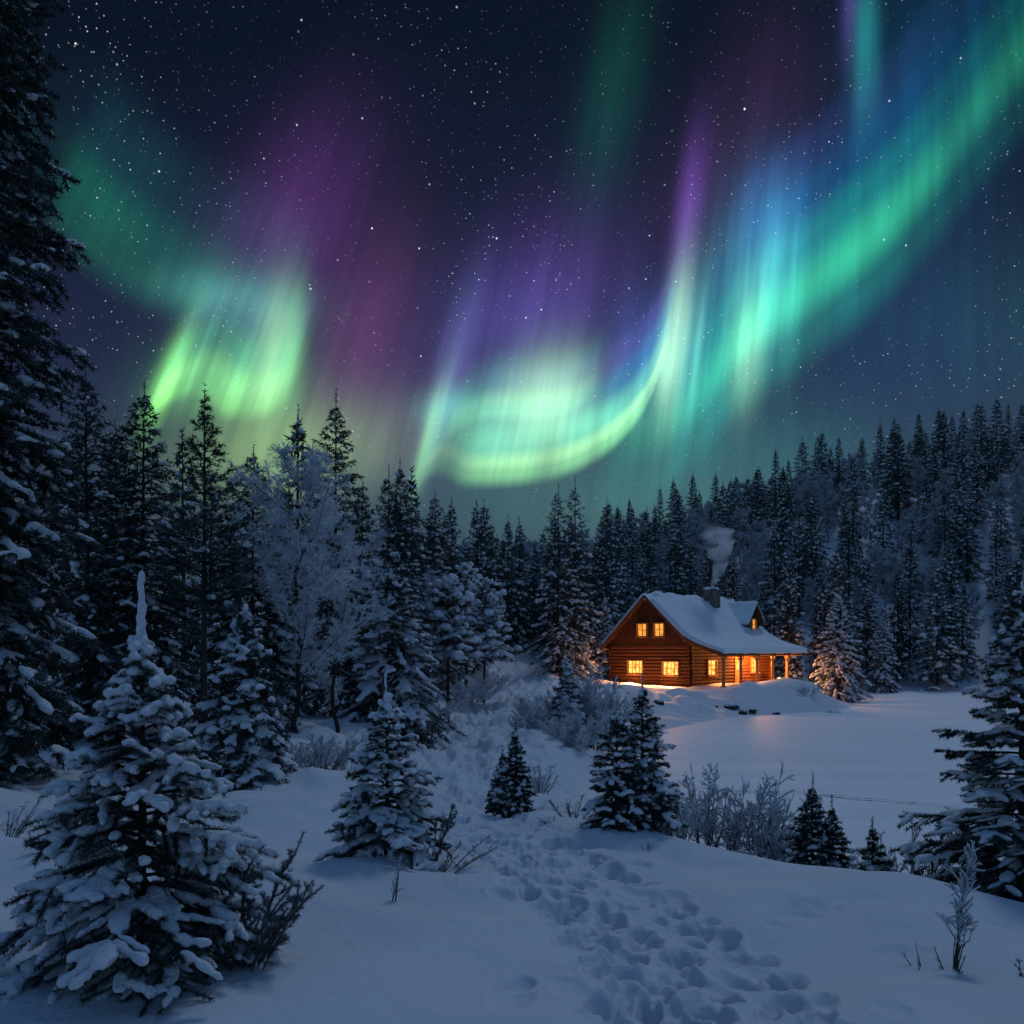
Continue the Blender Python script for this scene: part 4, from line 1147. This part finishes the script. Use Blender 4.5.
def plant_birch(px, Y, H, label, group):
    k = int(RNG.integers(3)); s = H / 9.0; loc = stand(px, Y, .1); rz = RNG.uniform(0, 6.28); sc = (s * RNG.uniform(.9, 1.3),) * 2 + (s,)
    if k not in BUSED:
        BUSED.add(k); o = BK[k]; o.location = loc; o.rotation_euler = (0, 0, rz); o.scale = sc; o['label'] = label; o['group'] = group; return
    dup(BK[k], loc, rz, sc, label, group)

PLACED = [(px2(p, Y), Y) for p, _, Y, *_ in SPR]
def free(x, y, d):
    for a, b in PLACED:
        if (a - x) ** 2 + (b - y) ** 2 < d * d: return False
    # keep the cabin, the trail and the lake clear
    v = MW.inverted() @ Vector((x, y, 0))
    if -5.5 < v.x < CL + 3.5 and -9 < v.y < CW + 3.0: return False
    return True
def on_path(x, y):
    d, w, a = trail_uv(np.array([x]), np.array([y])); return d[0] < w[0] * 1.2 + 1.2
def scatter(n, px0, px1, Y0, Y1, dmin, fn, tries=60, pw=1.0):
    k = 0
    for _ in range(n * tries):
        if k >= n: break
        Y = Y0 + (Y1 - Y0) * RNG.random() ** pw; p = RNG.uniform(px0, px1); x = px2(p, Y)
        if not free(x, Y, dmin) or on_path(x, Y): continue
        if gz(x, Y) < LAKE + .15: continue
        PLACED.append((x, Y)); fn(p, Y); k += 1
    return k
kind = lambda: int(RNG.integers(6))
# far shore and hillside
scatter(14, 860, 1110, 97, 106, 4.2, lambda p, Y: plant(kind(), p, Y, RNG.uniform(11, 16), 'tall dark spruce in the row along the far shore of the lake', 'spruces along the far shore'))
scatter(18, 590, 850, 86, 104, 3.6, lambda p, Y: plant(kind(), p, Y, RNG.uniform(10, 15.5), 'dark spruce close behind the cabin', 'spruces close behind the cabin'))
scatter(62, 570, 1130, 172, 190, 2.6, lambda p, Y: plant(kind(), p, Y, RNG.uniform(8.5, 15), 'spruce silhouette on the crest of the hill', 'spruces on the crest of the hill'))
scatter(100, 570, 1130, 106, 172, 3.2, lambda p, Y: plant(kind(), p, Y, RNG.uniform(9.5, 15.5), 'dark spruce on the snowy slope of the hill', 'spruces on the slope of the hill'))
scatter(140, 560, 1130, 100, 190, 2.6, lambda p, Y: plant_birch(p, Y, RNG.uniform(6, 9.5), 'rounded birch grey with frost among the spruces of the hill', 'frosted birches on the hill'))
# behind the trail and the left forest
scatter(44, 405, 600, 76, 128, 3.0, lambda p, Y: plant(kind(), p, Y, RNG.uniform(11, 16), 'narrow spruce in the dark forest at the head of the trail', 'spruces at the head of the trail'))
scatter(26, 420, 650, 88, 135, 3.4, lambda p, Y: plant_birch(p, Y, RNG.uniform(8, 11), 'frosted birch standing among the spruces at the head of the trail', 'frosted birches at the head of the trail'))
scatter(26, -180, 400, 30, 60, 2.4, lambda p, Y: plant(kind(), p, Y, RNG.uniform(8, 11), 'dim spruce deep inside the left forest', 'spruces deep in the left forest'))
scatter(14, 395, 500, 46, 74, 2.6, lambda p, Y: plant(kind(), p, Y, RNG.uniform(9, 13), 'snow dusted spruce along the left side of the trail beyond its bend', 'spruces beside the bend of the trail'))
scatter(16, 300, 490, 30, 66, 2.4, lambda p, Y: plant_birch(p, Y, RNG.uniform(4.5, 7), 'low frosted birch among the spruces left of the trail', 'frosted birches left of the trail'))

# ------------------------------------------------------------------ bushes, saplings, dry stems
def shrub(name, label, cat, px, Y, top, W, stems, seed, frosty=True, lean=0.0, twigs=7, nd=.03, wd=.005, dens=70, group=None, sink=.03, needle=False, spread=.8, base_w=.25, tmin=.28):
    rng = np.random.default_rng(seed)
    H = Hof(top, Y, px); loc = stand(px, Y, sink)
    root = thing(name, label, cat, loc, 0, group)
    gs, gt = Geo(), Geo(); a0, a1 = [], []
    for i in range(stems):
        az = i * 2.4 + rng.normal(0, .4); f = rng.uniform(.1, 1.0) if stems > 1 else .05
        k = 7; h = H * rng.uniform(.62, 1.0) * (1 - .25 * f) if i else H
        s = np.linspace(0, 1, k)
        ox = math.cos(az) * W * f * base_w; oy = math.sin(az) * W * f * base_w
        dx = math.cos(az) * W * f * spread + lean * H; dy = math.sin(az) * W * f * spread
        jx = np.cumsum(rng.normal(0, .018 * H, k)); jy = np.cumsum(rng.normal(0, .018 * H, k))
        P = np.stack([ox + dx * s ** 1.25 + jx - jx[0], oy + dy * s ** 1.25 + jy - jy[0], h * s - (1 - s) * .06 - .03 * h * s ** 3 * f], 1)
        r0 = .0065 * (H / .6) ** .6 + .002
        gs.path(P, np.linspace(r0, r0 * .28, k), 5)
        a0.append(P[2:-1]); a1.append(P[3:])
        for j in range(twigs):
            t = rng.uniform(tmin, .97); q = np.array([np.interp(t, s, P[:, c]) for c in range(3)])
            d = unit((unit((P[-1] - P[0])[None])[0] * .9 + rng.normal(0, .5, 3))[None])[0]; d[2] = abs(d[2]) * .9 + .1
            l = H * rng.uniform(.12, .30) * (1.15 - .6 * t); e = q + d * l; m = (q + e) / 2 + rng.normal(0, .05 * l, 3)
            gs.tubes([q, m], [m, e], [r0 * .42, r0 * .34], [r0 * .34, r0 * .22], 4)
            a0.append(np.array([q, m])); a1.append(np.array([m, e]))
            for u in range(2):
                t2 = rng.uniform(.3, .9); q2 = q + (e - q) * t2; e2 = q2 + unit((d + rng.normal(0, .6, 3))[None])[0] * l * .42
                gs.tubes([q2], [e2], r0 * .26, r0 * .16, 3); a0.append(q2[None]); a1.append(e2[None])
    A0, A1 = np.concatenate(a0), np.concatenate(a1)
    link('stem', gs.mesh('stem', M['twig']), root)
    if needle:
        add_needles(gt, A0, A1, dens, nd, wd, rng, 0, fwd=.9, frost=.5)
        link('needles', gt.mesh('needles', M['needle_bare']), root)
    elif frosty:
        gt.tubes(A0 + [0, 0, r0 * .5], A1 + [0, 0, r0 * .5], r0 * .55, r0 * .4, 4)
        add_needles(gt, A0, A1, dens, nd, wd, rng, 0, fwd=1.0)
        link('hoar_frost', gt.mesh('hoar_frost', M['frost']), root)
    return root

G = 'frosted bushes between the trail and the cabin'
for k, (px, Y, top, W, n, lab) in enumerate([
        (546, 30.0, 688, 1.3, 22, 'rounded frosted bush left of the small dark spruce beside the trail'),
        (592, 30.5, 668, 1.3, 26, 'tallest pale frosted bush right of the small dark spruce beside the trail'),
        (574, 27.0, 708, 1.1, 22, 'low frosted bush in front of the small dark spruce beside the trail'),
        (527, 28.5, 704, .7, 12, 'thin dark twigged bush nearest the trail in the frosted thicket')]):
    shrub('frosted_bush', lab, 'bush', px, Y, top, W, n, 300 + k, twigs=26, nd=.10, wd=.022, dens=34, group=G, tmin=.08, base_w=.5)
make_spruce('spruce_tree', 'small dark spruce wrapped by frosted bushes between the trail and the cabin', 121, Hof(652, 29.5, 567), .75, 90, .08, .022, 90, stand(567, 29.5), 0,
            snow=.45, snow_r=.07, sub=1, frost=.5, kw=OLD, trunk_r=.05, snow_top=.6, leader_snow=False)
for k, (px, Y, top, W, n, lean, lab) in enumerate([
        (703, 11.6, 760, .42, 16, -.02, 'tall frosted bush just right of the joined pair of young spruces'),
        (733, 11.9, 778, .50, 18, .05, 'middle frosted bush of the thicket on the bank edge'),
        (762, 11.5, 768, .50, 18, .10, 'frosted bush on the bank edge with the highest twigs left of the pair of spruces'),
        (776, 11.3, 806, .40, 12, .25, 'frosted bush leaning toward the pair of spruces on the bank edge'),
        (680, 10.6, 790, .35, 12, .0, 'low frosted bush behind the joined pair of young spruces'),
        (540, 15.0, 762, .45, 14, .0, 'small grey bush right of the dark spruce at the trail edge'),
        (573, 9.7, 792, .28, 8, -.12, 'few bare stems left of the joined pair of young spruces'),
        (552, 9.4, 815, .20, 5, -.35, 'low leaning twigs in the snow beside the trail bend'),
        (908, 9.2, 815, .35, 9, -.10, 'bare branching bush right of the small thin spruce'),
        (940, 8.8, 806, .36, 9, .04, 'bare bush with long twigs beside the broad dark spruce'),
        (850, 9.2, 850, .2, 6, -.1, 'short twigs left of the small thin spruce')]):
    shrub('bare_bush', lab, 'bush', px, Y, top, W, n, 320 + k, lean=lean, twigs=12, nd=.030, wd=.006, dens=60, frosty=k not in (6, 7, 9))
shrub('frosted_sapling', 'white frosted sapling with a dark forked foot near the lower right', 'sapling', 957, 4.75, 838, .05, 2, 341, twigs=22, nd=.020, wd=.003, dens=110, lean=.05, spread=.6, tmin=.50)
shrub('dry_shrub', 'forked dark stem at the foot of the white frosted sapling', 'shrub', 952, 4.72, 925, .12, 4, 342, frosty=False, twigs=5, spread=1.2)
shrub('dry_shrub', 'two bare sticks poking from the snow left of the white frosted sapling', 'shrub', 922, 4.78, 938, .12, 3, 343, frosty=False, lean=-.3, twigs=1)
shrub('needled_sapling', 'small dark needled sapling cut by the picture edge at the lower right', 'sapling', 1026, 4.6, 945, .12, 4, 344, needle=True, nd=.02, wd=.003, dens=420, twigs=6)
shrub('needled_sapling', 'dark needled shoots growing right of the snowy spruce with the pointed white tip', 'sapling', 432, 6.75, 800, .20, 5, 345, needle=True, nd=.022, wd=.004, dens=300, twigs=7, lean=.22)
shrub('dry_shrub', 'spray of bare twigs leaning right over the trail', 'shrub', 444, 6.6, 832, .28, 6, 346, frosty=False, lean=.75, twigs=8)
shrub('dry_shrub', 'thin frosted stem in the snow before the spruce with the pointed white tip', 'shrub', 392, 5.75, 848, .05, 2, 347, lean=.15, twigs=8, nd=.015, wd=.003, dens=100)
shrub('needled_sapling', 'dark leaning sapling with bottle brush shoots right of the large young spruce', 'sapling', 236, 4.5, 826, .24, 8, 348, needle=True, nd=.024, wd=.0036, dens=900, twigs=7, lean=.16, spread=1.1)
shrub('needled_sapling', 'second dark sapling leaning low over the snow beside the large young spruce', 'sapling', 250, 4.35, 880, .22, 6, 349, needle=True, nd=.024, wd=.0036, dens=900, twigs=6, lean=.34, spread=1.0)
shrub('needled_sapling', 'small dark sapling left behind the large young spruce', 'sapling', 52, 6.4, 806, .26, 6, 350, needle=True, nd=.024, wd=.005, dens=350, twigs=8)
shrub('bare_bush', 'leaning bare twigs at the left picture edge', 'bush', 8, 7.6, 790, .3, 6, 351, lean=.35, frosty=True, twigs=8, nd=.02, wd=.004)
for k, (px, Y, top) in enumerate([(664, 8.8, 842), (702, 8.7, 843), (722, 8.7, 846), (757, 8.5, 852), (789, 8.6, 858), (747, 8.2, 866), (648, 8.4, 848)]):
    shrub('dry_tuft', ['tuft touching the foot of the joined young spruces', 'widest dry tuft on the snow right of the joined young spruces', 'slim dry tuft just right of the widest one', 'sparse dry tuft on the crest of the bank',
          'last dry tuft on the bank before the pair of spruces', 'tiny dry tuft in front of the sparse one on the bank', 'low tuft in front of the joined young spruces'][k], 'plant', px, Y, top, .10, 7, 360 + k, twigs=6, nd=.014, wd=.004, dens=120)
EDGE = ['round frosted bush under the snow heaped spruce', 'frosted bush at the foot of the large white birch', 'arching frosted bush right of the large white birch', 'low frosted bush at the forest edge left of the pointed white tip', 'small frosted bush between the birch and the trail',
        'frosted bush in shade at the foot of the open pine', 'frosted bush beside the trunk of the towering spruce']
for k, (px, Y, top) in enumerate([(268, 13.4, 742), (296, 14.0, 738), (322, 13.6, 728), (345, 14.5, 742), (420, 24, 716), (190, 14, 742), (95, 12.6, 748)]):
    shrub('frosted_bush', EDGE[k], 'bush', px, Y, top, .75, 20, 380 + k, twigs=14, nd=.05, wd=.010, dens=50, lean=.1 * (k % 3 - 1))
for k, (px, Y, top, lab) in enumerate([(470, 44, 674, 'bushy frosted clump on the left side of the trail'), (489, 52, 668, 'frosted clump where the trail narrows'), (425, 34, 694, 'frosted bush at the left trail edge under the snow laden pines')]):
    shrub('frosted_bush', lab, 'bush', px, Y, top, 1.6, 22, 395 + k, twigs=22, nd=.14, wd=.035, dens=20, tmin=.08, base_w=.5)
shrub('frosted_bush', 'warm lit frosted bush on the snow mound by the far porch post', 'bush', 806, 66.0, 682, 1.3, 14, 399, twigs=10, nd=.14, wd=.04, dens=14)

# ---- snow laden pines at the left border of the trail: bare stem below, flat cushions of snow above
def pine(label, seed, px, Y, top, R, t0, snow, nb=46):
    H = Hof(top, Y, px)
    return make_spruce('pine_tree', label, seed, H, R, nb, .16, .030, 60, stand(px, Y, .1), seed * 1.0, snow=snow, snow_r=.13, sub=2, frost=.5,
                       kw=dict(twn=8, twl=.5, t0=t0, e_top=45, e_bot=2, droop=.22, shape=.42, leader=.03, twig_droop=.2), trunk_r=.013 * H, snow_top=.8, leader_snow=False)
pine('snow laden pine with a bare lower stem beside the trail', 131, 448, 36, 575, 1.5, .42, .75)
pine('snow laden pine leaning over the trail from the left', 132, 484, 47, 578, 2.1, .35, .8)
pine('round topped snowy pine behind the two that line the trail', 133, 466, 52, 560, 1.8, .3, .7)
t = make_spruce('pine_tree', 'open pine with upswept dark branches and visible bare trunk in the left forest', 141, Hof(377, 16.6, 205), 1.15, 74, .10, .020, 90, stand(205, 16.6, .1), .5,
            voxel=.035, snow=.30, snow_r=.035, sub=2, frost=.35, kw=dict(twn=6, twl=.5, t0=.36, e_top=58, e_bot=14, droop=-.10, shape=.75, leader=.05, twig_droop=-.15, open_=.15), trunk_r=.075, snow_top=.2, leader_snow=False)

# ---- rocks on the shore
def rock(label, px, Y, s, seed, dz=0.0):
    rng = np.random.default_rng(seed); root = thing('shore_rock', label, 'rock', (px2(px, Y), Y, gz(px2(px, Y), Y) + dz), rng.uniform(0, 6))
    V, Fc = ICO[3]; n = np.stack([vnoise(V[:, 0] * 2 + seed, V[:, 1] * 2 + V[:, 2] * 1.7, seed), vnoise(V[:, 1] * 2.3, V[:, 2] * 2 + seed, seed + 1), vnoise(V[:, 2] * 2 + seed, V[:, 0] * 2.2, seed + 2)], 1)
    P = (V + .28 * n) * np.array([1.25, .9, .62]) * s; g = Geo(); g.add(P, Fc, smooth=False); link('stone', g.mesh('stone', M['rock']), root)
    g = Geo(); k = P.copy(); k[:, 2] = np.maximum(k[:, 2], .16 * s) + .12 * s; k[:, :2] *= .93; k[:, 2] += .05 * s * n[:, 0]; g.add(k, Fc); link('snow_cap', g.mesh('snow_cap', M['clump']), root)
for k, (px, Y, s, lab) in enumerate([(714, 61.0, .28, 'leftmost small dark rock on the shore below the cabin'), (731, 61.3, .42, 'largest dark rock with a snow cap on the shore below the cabin'), (743, 60.7, .36, 'dark rock touching the right side of the largest one below the cabin'),
        (753, 60.8, .28, 'small dark rock right of the two large ones below the cabin'), (659, 58.0, .30, 'lone small rock on the slope below the left corner of the cabin'), (776, 60.8, .22, 'tiny rock at the foot of the snow mound by the porch'),
        (834, 62.5, .55, 'flat dark rock at the foot of the warm lit spruce'), (921, 95.5, .5, 'left rock at the far shore line'), (935, 95.3, .7, 'bigger rock in the middle of the far shore line'), (973, 95.3, .5, 'right rock at the far shore line')]):
    rock(lab, px, Y, s, 40 + k, .05)

# ---- smoke
sm = bpy.data.materials.new('wood_smoke'); sm.use_nodes = True; nt = sm.node_tree; nt.nodes.clear()
vol = nt.nodes.new('ShaderNodeVolumePrincipled'); vol.inputs['Color'].default_value = (.95, .96, .98, 1); vol.inputs['Anisotropy'].default_value = .2
tcn = nt.nodes.new('ShaderNodeTexCoord'); ns = nt.nodes.new('ShaderNodeTexNoise'); ns.inputs['Scale'].default_value = .7; ns.inputs['Detail'].default_value = 4; ns.inputs['Distortion'].default_value = .6
nt.links.new(tcn.outputs['Object'], ns.inputs['Vector'])
mrn = nt.nodes.new('ShaderNodeMapRange'); mrn.inputs['From Min'].default_value = .46; mrn.inputs['From Max'].default_value = .72; mrn.inputs['To Max'].default_value = 10.0
nt.links.new(ns.outputs[0], mrn.inputs['Value'])
sp_ = nt.nodes.new('ShaderNodeSeparateXYZ'); nt.links.new(tcn.outputs['Object'], sp_.inputs[0])
fz = nt.nodes.new('ShaderNodeMapRange'); fz.inputs['From Min'].default_value = 0; fz.inputs['From Max'].default_value = 5.4; fz.inputs['To Min'].default_value = 1.0; fz.inputs['To Max'].default_value = .03
nt.links.new(sp_.outputs[2], fz.inputs['Value'])
mu = nt.nodes.new('ShaderNodeMath'); mu.operation = 'MULTIPLY'; nt.links.new(mrn.outputs[0], mu.inputs[0]); nt.links.new(fz.outputs[0], mu.inputs[1])
nt.links.new(mu.outputs[0], vol.inputs['Density'])
out = nt.nodes.new('ShaderNodeOutputMaterial'); nt.links.new(vol.outputs[0], out.inputs['Volume'])
g = Geo(); s = np.linspace(0, 1, 14)
g.path(np.stack([1.1 * s ** 1.3 + .35 * np.sin(s * 5), -.3 * s, 5.4 * s], 1), .22 + 1.7 * s ** 1.2, 20)
g.add(np.array([[math.cos(a) * .22, math.sin(a) * .22, 0] for a in np.arange(20) * 2 * np.pi / 20]), [list(range(20))[::-1]])
smo = g.build('chimney_smoke', sm)
bm = bmesh.new(); bm.from_mesh(smo.data); bmesh.ops.remove_doubles(bm, verts=bm.verts, dist=.001); bmesh.ops.recalc_face_normals(bm, faces=bm.faces); bm.to_mesh(smo.data); bm.free(); smo.location = cab(cx, cyy, CHZ + .02); smo['kind'] = 'stuff'
smo['label'] = 'pale wood smoke rising from the cabin chimney'; smo['category'] = 'smoke'
